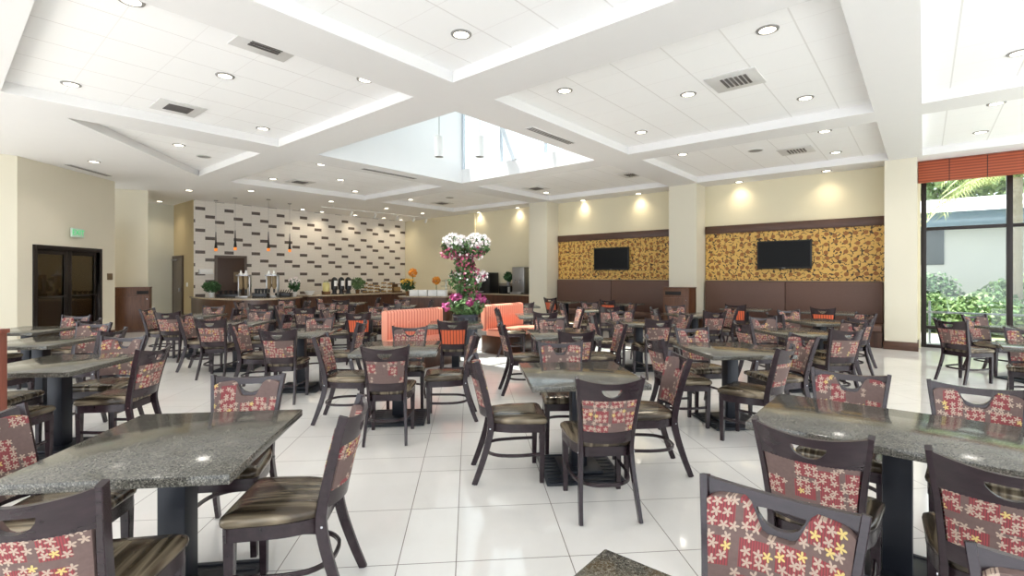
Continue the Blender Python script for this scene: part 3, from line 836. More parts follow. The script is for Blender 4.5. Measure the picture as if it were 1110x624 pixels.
tset(0.516, 3.82, 'in the middle foreground')
tset(-1.55, 2.27, 'at the left foreground', rot=radians(7), sides='nflr')
tset(-1.20, 5.18, 'left of centre, second row')
tset(2.26, 5.07, 'right of centre, second row', sides='flrn', extra={'n': (-0.1, -0.02, 0.75)})
rows = [
 # p, q, desc, sides, orange
 (0.72, 5.74, 'beside the reddish cabinet at left', 'nflr', ''),
 (0.82, 7.8, 'second back along the left side', 'nfr', ''),
 (0.88, 9.6, 'nearest the glass double door', 'nfr', ''),
 (3.2, 6.4, 'third along the diagonal left aisle', 'nflr', ''),
 (3.2, 8.5, 'fourth along the diagonal left aisle', 'nflr', ''),
 (3.2, 10.6, 'nearest the dark waste cabinet at left', 'nflr', ''),
 (5.33, 3.62, 'just behind the middle foreground table', 'nflr', ''),
 (5.3, 5.62, 'in front of the flower column', 'n', 'n'),
 (5.25, 7.9, 'behind the left coral bench', 'nflr', 'n'),
 (5.3, 9.95, 'before the straight buffet counter', 'nflr', ''),
 (5.3, 12.0, 'before the curved buffet counter', 'nflr', ''),
 (7.53, 1.3, 'two rows before the right banquette', 'nflr', ''),
 (7.4, 3.55, 'centred below the left television', 'nflr', ''),
 (7.45, 5.6, 'in front of the right coral bench', 'nlr', ''),
 (7.4, 9.9, 'between the coral bench and buffet', 'nfr', ''),
 (7.4, 12.1, 'closest to the straight buffet counter', 'nlr', ''),
 (9.45, 1.3, 'one row before the right banquette', 'nflr', ''),
 (9.5, 3.4, 'one row before the middle column', 'nflr', ''),
 (9.5, 5.5, 'in sunlight before the left banquette', 'nflr', ''),
 (9.5, 7.7, 'near the far column', 'nlr', ''),
]
for p, q, desc, sides, org in rows:
    c = R(p, q); tset(c.x, c.y, desc, sides, org)
# room-frame tables
def rset(p, q, desc, chairs, lab=None):
    c = R(p, q); table('R', c.x, c.y, RA-pi/2, lab or ('long grey granite topped table ' + desc))
    for cp, cq, ang, lb, org in chairs:
        v_ = R(p+cp, q+cq); chair(v_.x, v_.y, ang, lb, org)
F_, B_ = RA-pi/2, RA+pi/2       # facing +p, facing -p
rset(3.12, 0.10, 'at the right foreground', [
  (-0.49, 0.26, F_, 'dark wood chair at right foreground seen from behind, left of its pair', False),
  (-0.49, -0.32, F_, 'dark wood chair seen from behind, cut by the right edge, at the foreground table', False),
  (0.44, 0.27, B_, 'floral chair facing the camera across the right foreground table, left one', False),
  (0.44, -0.33, B_, 'floral chair facing the camera across the right foreground table, right one', False)])
rset(0.81, 0.07, 'whose corner pokes in at the bottom edge', [
  (0.46, 0.25, B_, 'nearest big floral chair back at the lower right, facing the camera', False),
  (0.46, -0.36, B_, 'floral chair back just showing in the bottom right corner', False)])
rset(7.65, -1.25, 'by the tall window, cut by the right edge', [
  (-0.46, 0.22, F_, 'dark wood chair seen from behind at the right edge before the window', False),
  (0.42, 0.3, B_, 'floral chair facing the camera at the right edge before the window', False)])
tset(7.45, 6.98, 'furthest right beside the window glass', 'f')
chair(6.5, 7.0, radians(-76), 'dark wood chair silhouetted against the tall window, seen from behind', False)
# banquette tables
for p, q, desc, org in ((11.95, 1.5, 'at the right end of the right banquette', True), (11.95, 3.1, 'at the left end of the right banquette', True),
                   (11.95, 6.2, 'at the right end of the left banquette', True), (11.95, 8.0, 'at the left end of the left banquette', True)):
    c = R(p, q); table('T', c.x, c.y, RA, 'grey granite topped square table ' + desc)
    v_ = R(p-0.5, q); chair(v_.x, v_.y, F_, 'orange striped dark wood chair %s table' % desc, True)

# ------------------------------------------------------------------ coral benches and flower column
def bench(p0, p1, q, lab):
    t = thing('coral_bench', lab, 'bench', R((p0+p1)/2, q), RA, 'coral striped benches')
    L = (p1-p0)/2
    bm = new_bm(); bbox(bm, -L, L, -0.08, 0.08, 0.42, 0.935, 0.05, 4); b = obj('backrest', bm, M['coral'], t)
    for i in range(4):
        bm = new_bm(); lathe(bm, [(0, 0.006), (0.016, 0.003), (0.02, 0.0)], seg=10); k_ = obj('button', bm, M['coral'], b)
        k_.location = (-L+L*2*(i+0.5)/4, -0.08, 0.72); k_.rotation_euler = (pi/2, 0, 0)
    bm = new_bm(); bbox(bm, -L, L, -0.58, -0.08, 0.34, 0.47, 0.03, 3); obj('seat', bm, M['coral'], t)
    bm = new_bm(); bbox(bm, -L+0.02, L-0.02, -0.54, 0.06, 0.0, 0.42, 0.005) if False else bbox(bm, -L+0.02, L-0.02, -0.54, 0.05, 0.0, 0.34, 0.005); obj('base', bm, M['counter_wood'], t)
bench(4.75, 6.0, 6.75, 'coral orange striped bench with button tufts, left of the flower column')
bench(6.95, 8.15, 6.6, 'coral orange striped bench with button tufts, right of the flower column')

fc_ = Vector((-0.87, 9.2, 0))
pl = thing('planter', 'tall ribbed dark blue grey planter holding the flower column', 'planter', fc_)
bm = new_bm(); seg = 40
prof = [(0.17, 0.0), (0.19, 0.02), (0.235, 0.74), (0.25, 0.76), (0.25, 0.79), (0.22, 0.79), (0.21, 0.70)]
lathe(bm, prof, seg=seg)
for v_ in bm.verts:
    a = atan2(v_.co.y, v_.co.x); i = round(a/(2*pi)*seg)
    if i % 2 and 0.01 < v_.co.z < 0.75: v_.co.x *= 0.94; v_.co.y *= 0.94
obj('pot', bm, M['pot_dark'], pl)
fl = thing('flower_column', 'tall column of artificial white, pink and magenta flowers rising from the planter', 'flowers', (fc_.x, fc_.y, 0.72))
bm = new_bm(); lathe(bm, [(0.05, 0), (0.045, 1.4)], seg=12); obj('stem', bm, plain('dark_stem', (60, 44, 36), 0.8), fl)
def cloud(name, mat, specs, size, el=1.2):
    bm = new_bm()
    for n, c, r in specs: leaves(bm, n, c, r, size, elong=el, shell=0.35)
    o = obj(name, bm, mat, fl, fin=False); o['kind'] = 'stuff'
TOPL, TOPR = (-0.2, -0.02, 1.34), (0.2, 0.0, 1.34)
cloud('leaves', M['leaf'], [(420, TOPL, (0.25, 0.25, 0.2)), (420, TOPR, (0.25, 0.25, 0.2)), (220, (-.02, 0, 1.0), (0.2, 0.2, 0.2)), (380, (0.0, 0, 0.7), (0.33, 0.28, 0.24)), (500, (0, 0, 0.24), (0.36, 0.3, 0.22)), (160, (0, 0, 0.45), (0.16, 0.16, 0.2))], 0.06, 1.9)
cloud('white_blossom', M['pet_white'], [(520, (-0.2, -0.04, 1.42), (0.25, 0.27, 0.16)), (560, (0.22, -0.04, 1.42), (0.25, 0.27, 0.16)), (60, (0.28, -0.05, 0.78), (0.14, 0.2, 0.12)), (90, (0, 0, 0.75), (0.32, 0.28, 0.22)), (60, (0, 0, 0.3), (0.34, 0.3, 0.2)), (70, (0, 0, 1.2), (0.4, 0.26, 0.14))], 0.05)
cloud('pink_blossom', M['pet_pink'], [(150, (-0.28, -0.04, 1.24), (0.2, 0.25, 0.14)), (60, (0.2, -0.04, 1.24), (0.2, 0.25, 0.12)), (220, (-.01, -.02, 1.02), (0.19, 0.22, 0.18)), (110, (0.05, -.02, 0.76), (0.36, 0.3, 0.2)), (40, (0, 0, 0.5), (0.2, 0.2, 0.1))], 0.055)
cloud('magenta_blossom', M['pet_mag'], [(60, (-0.17, -0.15, 0.4), (0.1, 0.12, 0.07)), (60, (0.1, -0.2, 0.3), (0.09, 0.1, 0.07)), (70, (0.27, -0.1, 0.36), (0.12, 0.12, 0.08)), (40, (-0.36, -0.1, 0.22), (0.1, 0.1, 0.08))], 0.06)

# ------------------------------------------------------------------ serving counters
CT = 0.87
def px(x, Y, z=0.0): return Vector(((x-555)/530.0*Y, Y, z))
def arc_poly():
    pts = [(-9.54, 14.66), (-9.0, 14.12), (-8.4, 13.72), (-7.8, 13.48), (-7.2, 13.38), (-6.75, 13.5), (-6.5, 13.9), (-6.48, 14.5), (-6.5, 15.15)]
    return [Vector((a, b, 0)) for a, b in catmull([(a, b, 0) for a, b in pts], 4) and [(v.x, v.y) for v in catmull([(a, b, 0) for a, b in pts], 4)]]
ct = thing('serving_counter', 'curved bow front wooden buffet counter with pale stone top by the tiled wall', 'counter')
front = arc_poly()
back = [front[-1]+AV*0.9, front[-1]+AV*0.9-NV*2.2+AV*0.0, Vector((-9.9, 15.0, 0))]
poly = [(v.x, v.y) for v in front+back]
cen = Vector((sum(p[0] for p in poly)/len(poly), sum(p[1] for p in poly)/len(poly), 0))
def scaled(poly, k_): return [(cen.x+(x-cen.x)*k_, cen.y+(y-cen.y)*k_) for x, y in poly]
bm = new_bm(); prism(bm, poly, CT-0.045, CT); obj('countertop', bm, M['counter_top'], ct)
bm = new_bm(); prism(bm, scaled(poly, 0.965), 0.1, CT-0.045); obj('front_panel', bm, M['counter_wood'], ct)
bm = new_bm(); prism(bm, scaled(poly, 0.93), 0.0, 0.1); obj('toe_kick', bm, M['black'], ct)
ct2 = thing('serving_counter', 'long straight wooden buffet counter with pale stone top holding the coffee urns', 'counter', R(9.2, 15.0), RA)
e0, e1 = -1.45, 2.95
e0 = 7.65-9.2+0.05; e1 = 3.0
bm = new_bm(); bbox(bm, e0, e1, -0.08, 0.72, CT-0.045, CT-0.001, 0.008); obj('countertop', bm, M['counter_top'], ct2)
bm = new_bm(); box(bm, e0, e1-0.03, 0.0, 0.7, 0.1, CT-0.045); obj('front_panel', bm, M['counter_wood'], ct2)
bm = new_bm(); box(bm, e0, e1-0.05, 0.06, 0.66, 0, 0.1); obj('toe_kick', bm, M['black'], ct2)
isl = Vector((-2.62, 15.4, 0))
ct3 = thing('island_counter', 'short round ended island counter stacked with white boxes behind the left bench', 'counter', isl, radians(-8))
bm = new_bm(); prism(bm, [(p.x, p.y) for p in rnd_outline([(-0.95, -0.38), (0.75, -0.38), (0.75, 0.4), (-0.95, 0.4)], [0.3]*4, 6)], CT-0.04, CT); obj('countertop', bm, M['counter_top'], ct3)
bm = new_bm(); prism(bm, [(p.x*0.95, p.y*0.93) for p in rnd_outline([(-0.95, -0.38), (0.75, -0.38), (0.75, 0.4), (-0.95, 0.4)], [0.3]*4, 6)], 0.0, CT-0.04); obj('front_panel', bm, M['counter_wood'], ct3)
ct4 = thing('beverage_counter', 'beverage counter with pale stone top against the cream wall by the far column', 'counter', R(13.3, 12.5), RA)
bm = new_bm(); bbox(bm, -0.6, 0.0, -2.55, 1.7, CT-0.045, CT, 0.008); obj('countertop', bm, M['counter_top'], ct4)
bm = new_bm(); box(bm, -0.56, 0.0, -2.54, 1.66, 0, CT-0.045); obj('front_panel', bm, M['counter_wood'], ct4)
bm = new_bm(); bbox(bm, -0.02, 0.0, -2.54, -0.2, CT, CT+0.36, 0.003); obj('backsplash', bm, plain('grey_tile_backsplash', (150, 140, 124), 0.4), ct4)

# items on counters -------------------------------------------------------
def pot_plant(x, y, z, label, leafm, h=0.3, r=0.16, pot='white_gloss', flower=None, cat='plant', name='potted_plant', pr=0.08):
    t = thing(name, label, cat, (x, y, z))
    bm = new_bm(); lathe(bm, [(pr*0.75, 0), (pr, 0.14), (pr*0.85, 0.14), (pr*0.8, 0.1)], seg=16); obj('pot', bm, M[pot], t)
    bm = new_bm(); leaves(bm, 260, (0, 0, 0.14+h/2), (r, r, h/2), 0.06, elong=2, shell=0.1); o = obj('foliage', bm, leafm, t, fin=False); o['kind'] = 'stuff'
    if flower:
        bm = new_bm(); leaves(bm, 160, (0, 0, 0.14+h*0.8), (r, r, h*0.35), 0.06, elong=1.1, shell=0.2); o = obj('blossom', bm, flower, t, fin=False); o['kind'] = 'stuff'
    return t
a = px(229.5, 14.3); pot_plant(a.x, a.y, CT, 'bushy dark green plant in white pot at the left end of the curved counter', M['leaf_dark'], 0.34, 0.24)
# shelf with paper rolls at the wall
a = p_at(222.5)
ws = thing('towel_dispenser', 'white paper towel shelf on the tiled wall left of the brown door', 'dispenser', R(a, 17.45, 1.55), RA)
bm = new_bm(); bbox(bm, -0.22, 0.2, -0.16, 0.0, 0.0, 0.03, 0.004); bbox(bm, -0.2, 0.18, -0.14, 0, 0.03, 0.16, 0.02); obj('body', bm, M['white_gloss'], ws)
def dispenser(x, Y, lab, rz=0.1):
    a = px(x, Y)
    t = thing('cereal_dispenser', lab, 'dispenser', (a.x, a.y, CT), rz, 'cereal dispensers')
    bm = new_bm(); bbox(bm, -0.17, 0.17, -0.14, 0.14, 0.0, 0.05, 0.01); bbox(bm, -0.17, -0.135, 0.02, 0.12, 0.05, 0.66, 0.006); bbox(bm, 0.135, 0.17, 0.02, 0.12, 0.05, 0.66, 0.006); bbox(bm, -0.17, 0.17, -0.1, 0.12, 0.62, 0.66, 0.006)
    obj('stand', bm, M['steel'], t)
    for s in (-0.07, 0.07):
        bm = new_bm(); lathe(bm, [(0.02, 0.22), (0.055, 0.3), (0.06, 0.62)], (s, 0, 0), 14); c = obj('canister', bm, M['cereal'], t)
        bm = new_bm(); lathe(bm, [(0.062, 0.66), (0.064, 0.69), (0.03, 0.71), (0.022, 0.78), (0, 0.79)], (s, 0, 0), 14); obj('lid', bm, M['white_gloss'], c)
        bm = new_bm(); lathe(bm, [(0.025, 0.14), (0.03, 0.24)], (s, 0, 0), 10); obj('spout', bm, M['black'], c)
dispenser(264, 14.1, 'silver framed cereal dispenser nearer the brown door')
dispenser(294.5, 14.3, 'silver framed cereal dispenser further from the brown door')
a = px(283, 14.0); t = thing('serving_caddy', 'low black caddy of utensils between the two cereal dispensers', 'caddy', (a.x, a.y, CT), 0.1)
bm = new_bm(); bbox(bm, -0.2, 0.2, -0.12, 0.12, 0, 0.13, 0.01); obj('tray', bm, M['black'], t)
for i in range(4):
    bm = new_bm(); lathe(bm, [(0.03, 0.13), (0.045, 0.26), (0.04, 0.26)], (-0.14+0.09*i, 0, 0), 10); obj('cup', bm, M['black'], t)
a = px(248, 14.2); t = thing('serving_caddy', 'wide low black tray of small bowls left of the cereal dispensers', 'caddy', (a.x, a.y, CT), 0.1)
bm = new_bm(); bbox(bm, -0.3, 0.3, -0.12, 0.12, 0, 0.1, 0.01); obj('tray', bm, M['black'], t)
for i in range(4):
    bm = new_bm(); lathe(bm, [(0.03, 0.1), (0.06, 0.2), (0.055, 0.2), (0.02, 0.12)], (-0.22+0.14*i, 0, 0), 12); obj('bowl', bm, M['slot'], t)
a = px(308, 14.6); t = thing('utensil_tray', 'black tray heaped with utensils right of the cereal dispensers', 'tray', (a.x, a.y, CT), 0.1)
bm = new_bm(); bbox(bm, -0.22, 0.22, -0.13, 0.13, 0, 0.12, 0.012); obj('tray', bm, M['black'], t)
for i in range(6):
    bm = new_bm(); sweep(bm, [Vector((-0.16+0.06*i, 0, 0.12)), Vector((-0.13+0.07*i, -0.05, 0.21))], circ(0.012, 6)); obj('utensil', bm, M['black'], t)
a = px(319, 15.0); pot_plant(a.x, a.y, CT, 'white flowering orchid on the counter left of the white bowl', M['leaf_dark'], 0.4, 0.16, flower=M['pet_white'], name='potted_orchid')
a = px(335.5, 15.6); t = thing('serving_bowl', 'wide white serving bowl on the buffet counter', 'bowl', (a.x, a.y, CT))
bm = new_bm(); lathe(bm, [(0.06, 0), (0.09, 0.02), (0.17, 0.15), (0.16, 0.15), (0.08, 0.03), (0, 0.03)], seg=20); obj('bowl', bm, M['white_gloss'], t)
def on_straight(x, dq=0.3):
    q = 15.0+dq; p, Y = pq_on_accent(x, q); return R(p, q, CT)
a = on_straight(353.5)
t = thing('juice_dispenser', 'clear juice dispenser on the counter left of the black urns', 'dispenser', a, RA)
bm = new_bm(); bbox(bm, -0.11, 0.11, -0.1, 0.1, 0, 0.1, 0.01); obj('base', bm, M['basket'], t)
bm = new_bm(); lathe(bm, [(0.1, 0.1), (0.115, 0.15), (0.115, 0.36), (0.09, 0.4)], seg=18); obj('jar', bm, M['juice'], t)
bm = new_bm(); lathe(bm, [(0.09, 0.4), (0.06, 0.46), (0, 0.47)], seg=18); obj('lid', bm, M['jar_glass'], t)
for i, x in enumerate((362.5, 370, 377.5)):
    a = on_straight(x)
    t = thing('coffee_urn', 'tall black coffee urn with white label, %s of three' % ('leftmost', 'middle', 'rightmost')[i], 'urn', a, RA, 'black coffee urns')
    bm = new_bm(); lathe(bm, [(0.1, 0), (0.1, 0.03), (0.07, 0.04), (0.07, 0.13), (0.105, 0.17), (0.105, 0.5), (0.08, 0.54), (0.03, 0.58), (0, 0.58)], seg=18); obj('body', bm, M['black'], t)
    bm = new_bm()
    c_ = []
    for z in (0.28, 0.46):
        c_.append([bm.verts.new((0.107*cos(-pi/2+w_), 0.107*sin(-pi/2+w_), z)) for w_ in (-0.6, -0.3, 0, 0.3, 0.6)])
    for j in range(4): bm.faces.new((c_[0][j], c_[0][j+1], c_[1][j+1], c_[1][j]))
    obj('label', bm, M['paper'], t)
    bm = new_bm(); sweep(bm, [Vector((0, -0.1, 0.2)), Vector((0, -0.16, 0.19)), Vector((0, -0.165, 0.14))], circ(0.014, 8)); obj('tap', bm, M['black'], t)
a = on_straight(387.5); pot_plant(a.x, a.y, CT, 'leafy green plant right of the black coffee urns', M['leaf'], 0.42, 0.26, 'basket')
for i, x in enumerate((396, 402, 409, 416, 423)):
    a = on_straight(x, 0.3)
    h = (0.46, 0.36, 0.3, 0.46, 0.4)[i]
    t = thing('pastry_stand', 'tiered stand of baked goods on the counter, %s of five' % ('first from left', 'second from left', 'middle one', 'fourth from left', 'rightmost')[i], 'food stand', a, RA, 'tiered pastry stands')
    bm = new_bm(); lathe(bm, [(0.012, 0), (0.012, h)], seg=8); obj('pole', bm, M['steel'], t)
    for j in range(3):
        z = 0.02+j*h/3
        bm = new_bm(); lathe(bm, [(0.1, z), (0.125, z+0.02), (0.12, z+0.02), (0.09, z+0.006)], seg=16); tr = obj('tier', bm, M['basket'], t)
        bm = new_bm()
        for m_ in range(5): lathe(bm, [(0.03, 0), (0.035, 0.02), (0.02, 0.05), (0, 0.055)], (0.06*cos(m_*1.256), 0.06*sin(m_*1.256), z+0.01), 8)
        obj('bread_roll', bm, M['bread'], tr)
a = on_straight(430.5, 0.3)
t = thing('bread_case', 'glass and wood bread case at the right end of the straight counter', 'case', a, RA)
bm = new_bm(); bbox(bm, -0.13, 0.13, -0.15, 0.15, 0, 0.05, 0.005); bbox(bm, -0.13, 0.13, -0.15, 0.15, 0.3, 0.32, 0.005); bbox(bm, -0.13, 0.13, 0.12, 0.15, 0.05, 0.3, 0.005); obj('case_frame', bm, M['basket'], t)
bm = new_bm(); bbox(bm, -0.1, 0.1, -0.1, 0.1, 0.05, 0.2, 0.03); obj('loaf', bm, M['bread'], t)
# island items
def on_isl(x, y): 
    c, s = cos(radians(-8)), sin(radians(-8)); return Vector((isl.x+x*c-y*s, isl.y+x*s+y*c, CT))
for i in range(4):
    a = on_isl(-0.42+0.3*i, -0.12)
    b_ = thing('napkin_box', 'plain white box on the island counter, %s of four' % ('leftmost', 'second from left', 'third from left', 'rightmost')[i], 'box', a, radians(-8), 'white boxes on the island counter')
    bm = new_bm(); bbox(bm, -0.135, 0.135, -0.12, 0.12, 0, 0.17, 0.008); obj('box_body', bm, M['paper'], b_)
    bm = new_bm(); bbox(bm, -0.137, 0.137, -0.122, 0.122, 0.17, 0.185, 0.005); obj('lid', bm, M['paper'], b_)
a = on_isl(-0.72, 0.1); pot_plant(a.x, a.y, CT, 'pot of yellow flowers at the left end of the island counter', M['leaf_dark'], 0.34, 0.24, 'basket', flower=M['pet_yel'], cat='flowers', name='potted_flowers')
def lollipop(a, lab, h, r, mat):
    t = thing('flower_topiary', lab, 'flowers', a)
    bm = new_bm(); lathe(bm, [(0.05, 0), (0.07, 0.1), (0.06, 0.1)], seg=12); obj('vase', bm, M['white_gloss'], t)
    bm = new_bm(); lathe(bm, [(0.01, 0.08), (0.01, h)], seg=8); obj('stem', bm, M['leaf_dark'], t)
    bm = new_bm(); leaves(bm, 220, (0, 0, h), (r, r, r), 0.05, elong=1.2, shell=0.5); o = obj('blossom', bm, mat, t, fin=False); o['kind'] = 'stuff'
lollipop(on_isl(-0.62, 0.28), 'round ball of orange flowers on a tall stem above the yellow pot', 0.72, 0.14, M['pet_org'])
lollipop(on_isl(0.18, 0.22), 'small loose orange flower spray behind the white boxes', 0.48, 0.13, M['pet_org'])
a = on_isl(0.5, 0.2); t = thing('cake_stand', 'tiered clear glass cake stand at the right end of the island counter', 'cake stand', a)
for j in range(3):
    bm = new_bm(); z = 0.12+0.17*j; lathe(bm, [(0.19-0.03*j, z), (0.2-0.03*j, z+0.015), (0.1, z+0.02), (0, z+0.02)], seg=20); obj('plate', bm, M['jar_glass'], t)
bm = new_bm(); lathe(bm, [(0.12, 0), (0.03, 0.04), (0.02, 0.5), (0, 0.52)], seg=14); obj('stem', bm, M['jar_glass'], t)
# beverage machines
def on_bev(x, dp=0.3):
    p = 13.3-dp; u = (x-555)/530.0; Y = p/(cos(RA)*u+sin(RA)); return R(p, Y*(cos(RA)-sin(RA)*u), CT)
a = on_bev(529); t = thing('coffee_machine', 'tall black and silver coffee machine right of the flower column', 'coffee machine', a, RA)
bm = new_bm(); bbox(bm, -0.26, 0.22, -0.32, 0.32, 0, 0.74, 0.015); obj('body', bm, M['black'], t)
bm = new_bm(); bbox(bm, -0.275, -0.26, 0.08, 0.31, 0.2, 0.68, 0.004); obj('front_panel', bm, M['steel'], t)
bm = new_bm(); bbox(bm, -0.33, -0.26, -0.04, 0.3, 0.02, 0.08, 0.004); obj('drip_tray', bm, M['steel'], t)
bm = new_bm(); bbox(bm, -0.3, -0.26, 0.12, 0.26, 0.3, 0.38, 0.006); obj('spout', bm, M['black'], t)
a = on_bev(551, 0.28); t = thing('microwave', 'small black microwave between the coffee machine and steel dispenser', 'microwave', a, RA)
bm = new_bm(); bbox(bm, -0.2, 0.2, -0.27, 0.27, 0, 0.28, 0.01); obj('body', bm, M['black'], t)
bm = new_bm(); bbox(bm, -0.215, -0.2, -0.12, 0.25, 0.03, 0.25, 0.004); obj('door', bm, M['tv_screen'], t)
bm = new_bm(); bbox(bm, -0.212, -0.2, -0.24, -0.15, 0.05, 0.24, 0.003); obj('control_panel', bm, M['grey_metal'], t)
pot_plant(a.x, a.y, CT+0.28, 'dark leafy plant in a tall vase standing on the microwave', M['leaf_dark'], 0.34, 0.15, 'steel', name='vase_plant', pr=0.06)
a = on_bev(567, 0.3); t = thing('drink_dispenser', 'brushed steel drink dispenser beside the far column', 'dispenser', a, RA)
bm = new_bm(); bbox(bm, -0.2, 0.25, -0.2, 0.32, 0, 0.92, 0.012); obj('body', bm, M['steel'], t)
bm = new_bm(); bbox(bm, -0.34, -0.2, -0.18, 0.3, 0.0, 0.07, 0.006); obj('drip_tray', bm, M['steel'], t)
for s in (-0.05, 0.17):
    bm = new_bm(); sweep(bm, [Vector((-0.2, s, 0.48)), Vector((-0.27, s, 0.46)), Vector((-0.28, s, 0.38))], circ(0.018, 8)); obj('tap', bm, M['chrome'], t)

# ------------------------------------------------------------------ ceiling fixtures
def on_plane(x, y, z):
    Y = (z-1.52)*530/(298.0-y); return Vector(((x-555)/530.0*Y, Y, z))
def to_pq(v): return v.x*NV.x+v.y*NV.y, v.x*AV.x+v.y*AV.y
names = {(0, 0): 'the coffer before the skylight', (0, 1): 'the large upper left coffer', (0, 2): 'the triangular coffer at left', (1, 0): 'the coffer right of the skylight',
         (1, 2): 'the coffer left of the skylight', (2, 0): 'the coffer above the right television', (2, 1): 'the coffer behind the skylight', (2, 2): 'the far corner coffer',
         (1, -1): 'the upper right coffer', (2, -1): 'the coffer before the window', (0, -1): 'the top right coffer'}
def cell(p, q):
    for pi_, (p0, p1) in PS.items():
        for qi, (q0, q1) in QS.items():
            if p0 <= p <= p1 and q0 <= q <= q1 and (pi_, qi) in names: return (pi_, qi)
    return None
lights_px = [(77, 91, 1), (244, 82, 1), (142, 0.5, 1), (285, 139, 1), (194, 157, 1), (102, 175, 0), (205, 206, 0), (348, 178, 1), (296, 193.5, 1), (272, 206.5, 0),
  (500, 37, 1), (396, 86, 1), (612, 98, 1), (695, 143, 1), (832, 32, 1), (746, 102, 1), (873, 106, 1), (894, 142, 1), (906, 165, 1), (896, 185, 0), (801, 197, 0),
  (1105, 57, 1), (1080, 112, 1), (1063, 143, 1), (740, 167, 1), (632, 217, 0), (561, 225, 0), (519, 230, 0), (458, 231, 0), (419, 225.5, 0), (359, 218, 0),
  (385, 207, 1), (369, 194.6, 1), (445, 216, 1), (692, 209.7, 0), (592, 208.5, 1), (173, 218, 0), (328, 226.7, 0), (349, 229.4, 0), (385, 233, 0), (416, 236, 0), (434.5, 238, 0)]
recs = []
for x, y, cof in lights_px:
    z = COF if cof else CEIL
    v_ = on_plane(x, y, z); p, q = to_pq(v_)
    c_ = cell(p, q) if cof else None
    if cof and c_ is None:
        # nudge into nearest coffer
        best = None
        for kk in names:
            p0, p1 = PS[kk[0]]; q0, q1 = QS[kk[1]]
            pp = min(max(p, p0+0.2), p1-0.2); qq = min(max(q, q0+0.2), q1-0.2)
            d = (pp-p)**2+(qq-q)**2
            if best is None or d < best[0]: best = (d, pp, qq, kk)
        p, q, c_ = best[1], best[2], best[3]; v_ = R(p, q, z)
    nm = names[c_] if c_ else ('the ceiling strip over the back wall' if q < 15 and p > 12 else ('the plain ceiling over the left wall' if x < 150 else 'the plain ceiling over the buffet'))
    recs.append([nm, x, v_, p, q])
ordn = ['leftmost', 'second from left', 'third from left', 'fourth from left', 'fifth from left', 'sixth from left', 'seventh from left', 'eighth from left', 'ninth from left', 'tenth from left', 'eleventh from left', 'twelfth from left', 'thirteenth from left']
dl = None
bygrp = {}
for r_ in recs: bygrp.setdefault(r_[0], []).append(r_)
LIGHTS = []
lb_ = T(-10.2, 11.8, CEIL); recs.append(['the lobby behind the glass double door', 60, lb_, lb_.x*NV.x+lb_.y*NV.y, lb_.x*AV.x+lb_.y*AV.y])  # extra downlight, out of view, added to brighten the lobby behind the door
bygrp = {}
for r_ in recs: bygrp.setdefault(r_[0], []).append(r_)
for nm, rs in bygrp.items():
    rs.sort(key=lambda r_: r_[1])
    for i, r_ in enumerate(rs):
        lab = 'round recessed downlight in %s' % nm + (', %s of %d' % (ordn[i] if i < len(rs)-1 or len(rs) == 1 else 'rightmost', len(rs)) if len(rs) > 1 else '')
        v_ = r_[2]
        if dl is None:
            dl = thing('recessed_downlight', lab, 'downlight', v_, 0, 'recessed ceiling downlights')
            bm = new_bm(); lathe(bm, [(0.078, -0.001), (0.078, -0.012), (0.105, -0.008), (0.108, 0.0)], seg=28); 
            bm.faces.ensure_lookup_table()
            for f in [f for f in bm.faces if len(f.verts) > 4]: bm.faces.remove(f)
            obj('trim_ring', bm, M['grey_metal'], dl)
            bm = new_bm(); lathe(bm, [(0.078, -0.002), (0.078, -0.006), (0, -0.008)], seg=28); obj('lens', bm, M['lamp'], dl)
        else: dup(dl, v_, 0, lab, 'recessed ceiling downlights')
        LIGHTS.append((v_, r_[3], r_[4], nm))
# square air diffusers
def vent(x, y, lab, z=COF, rz=RA, s=0.30, proto=[None]):
    v_ = on_plane(x, y, z)
    if proto[0] is None:
        t = thing('air_vent', lab, 'vent', v_, rz, 'square ceiling air vents')
        bm = new_bm(); bbox(bm, -s, s, -s, s, -0.012, 0.0, 0.003); obj('vent_plate', bm, M['vent_plate'], t)
        for i in range(6):
            w_ = 0.17-0.022*i
            y_ = -0.15+i*0.055
            bm = new_bm(); bbox(bm, -0.16, 0.16, y_-0.016, y_+0.016, -0.022, -0.012, 0.003); obj('louvre', bm, M['vent_dark'], t)
        proto[0] = t
    else: dup(proto[0], v_, rz, lab, 'square ceiling air vents')
vent(291, 48, 'square ceiling air vent in the large upper left coffer, nearer one')
vent(193, 117, 'square ceiling air vent in the large upper left coffer, further one')
vent(797, 87, 'square ceiling air vent in the coffer right of the skylight')
vent(863, 163, 'square ceiling air vent in the coffer above the right television')
vent(325, 197, 'square ceiling air vent in the coffer left of the skylight')
vent(479, 220, 'square ceiling air vent in the far corner coffer')
vent(581, 204, 'square ceiling air vent in the coffer behind the skylight, left one')
vent(685, 189, 'square ceiling air vent in the coffer behind the skylight, right one')
def grille(x, y, lab, ang, L=0.6):
    v_ = on_plane(x, y, CEIL); t = thing('linear_grille', lab, 'vent', v_, ang, 'long slotted ceiling grilles')
    bm = new_bm(); bbox(bm, -L, L, -0.075, 0.075, -0.01, 0.0, 0.002); obj('grille_frame', bm, M['vent_plate'], t)
    for i in range(3):
        bm = new_bm(); bbox(bm, -L+0.02, L-0.02, -0.055+i*0.045, -0.035+i*0.045, -0.014, -0.01, 0.001); obj('slot', bm, M['vent_dark'], t)
grille(597.7, 147, 'slotted ceiling grille in the beam right of the skylight', RA, 0.62)
grille(423, 188, 'slotted ceiling grille in the beam left of the skylight', RA, 0.75)
grille(97, 184.5, 'slotted ceiling grille over the glass double door', TA+pi/2, 0.62)
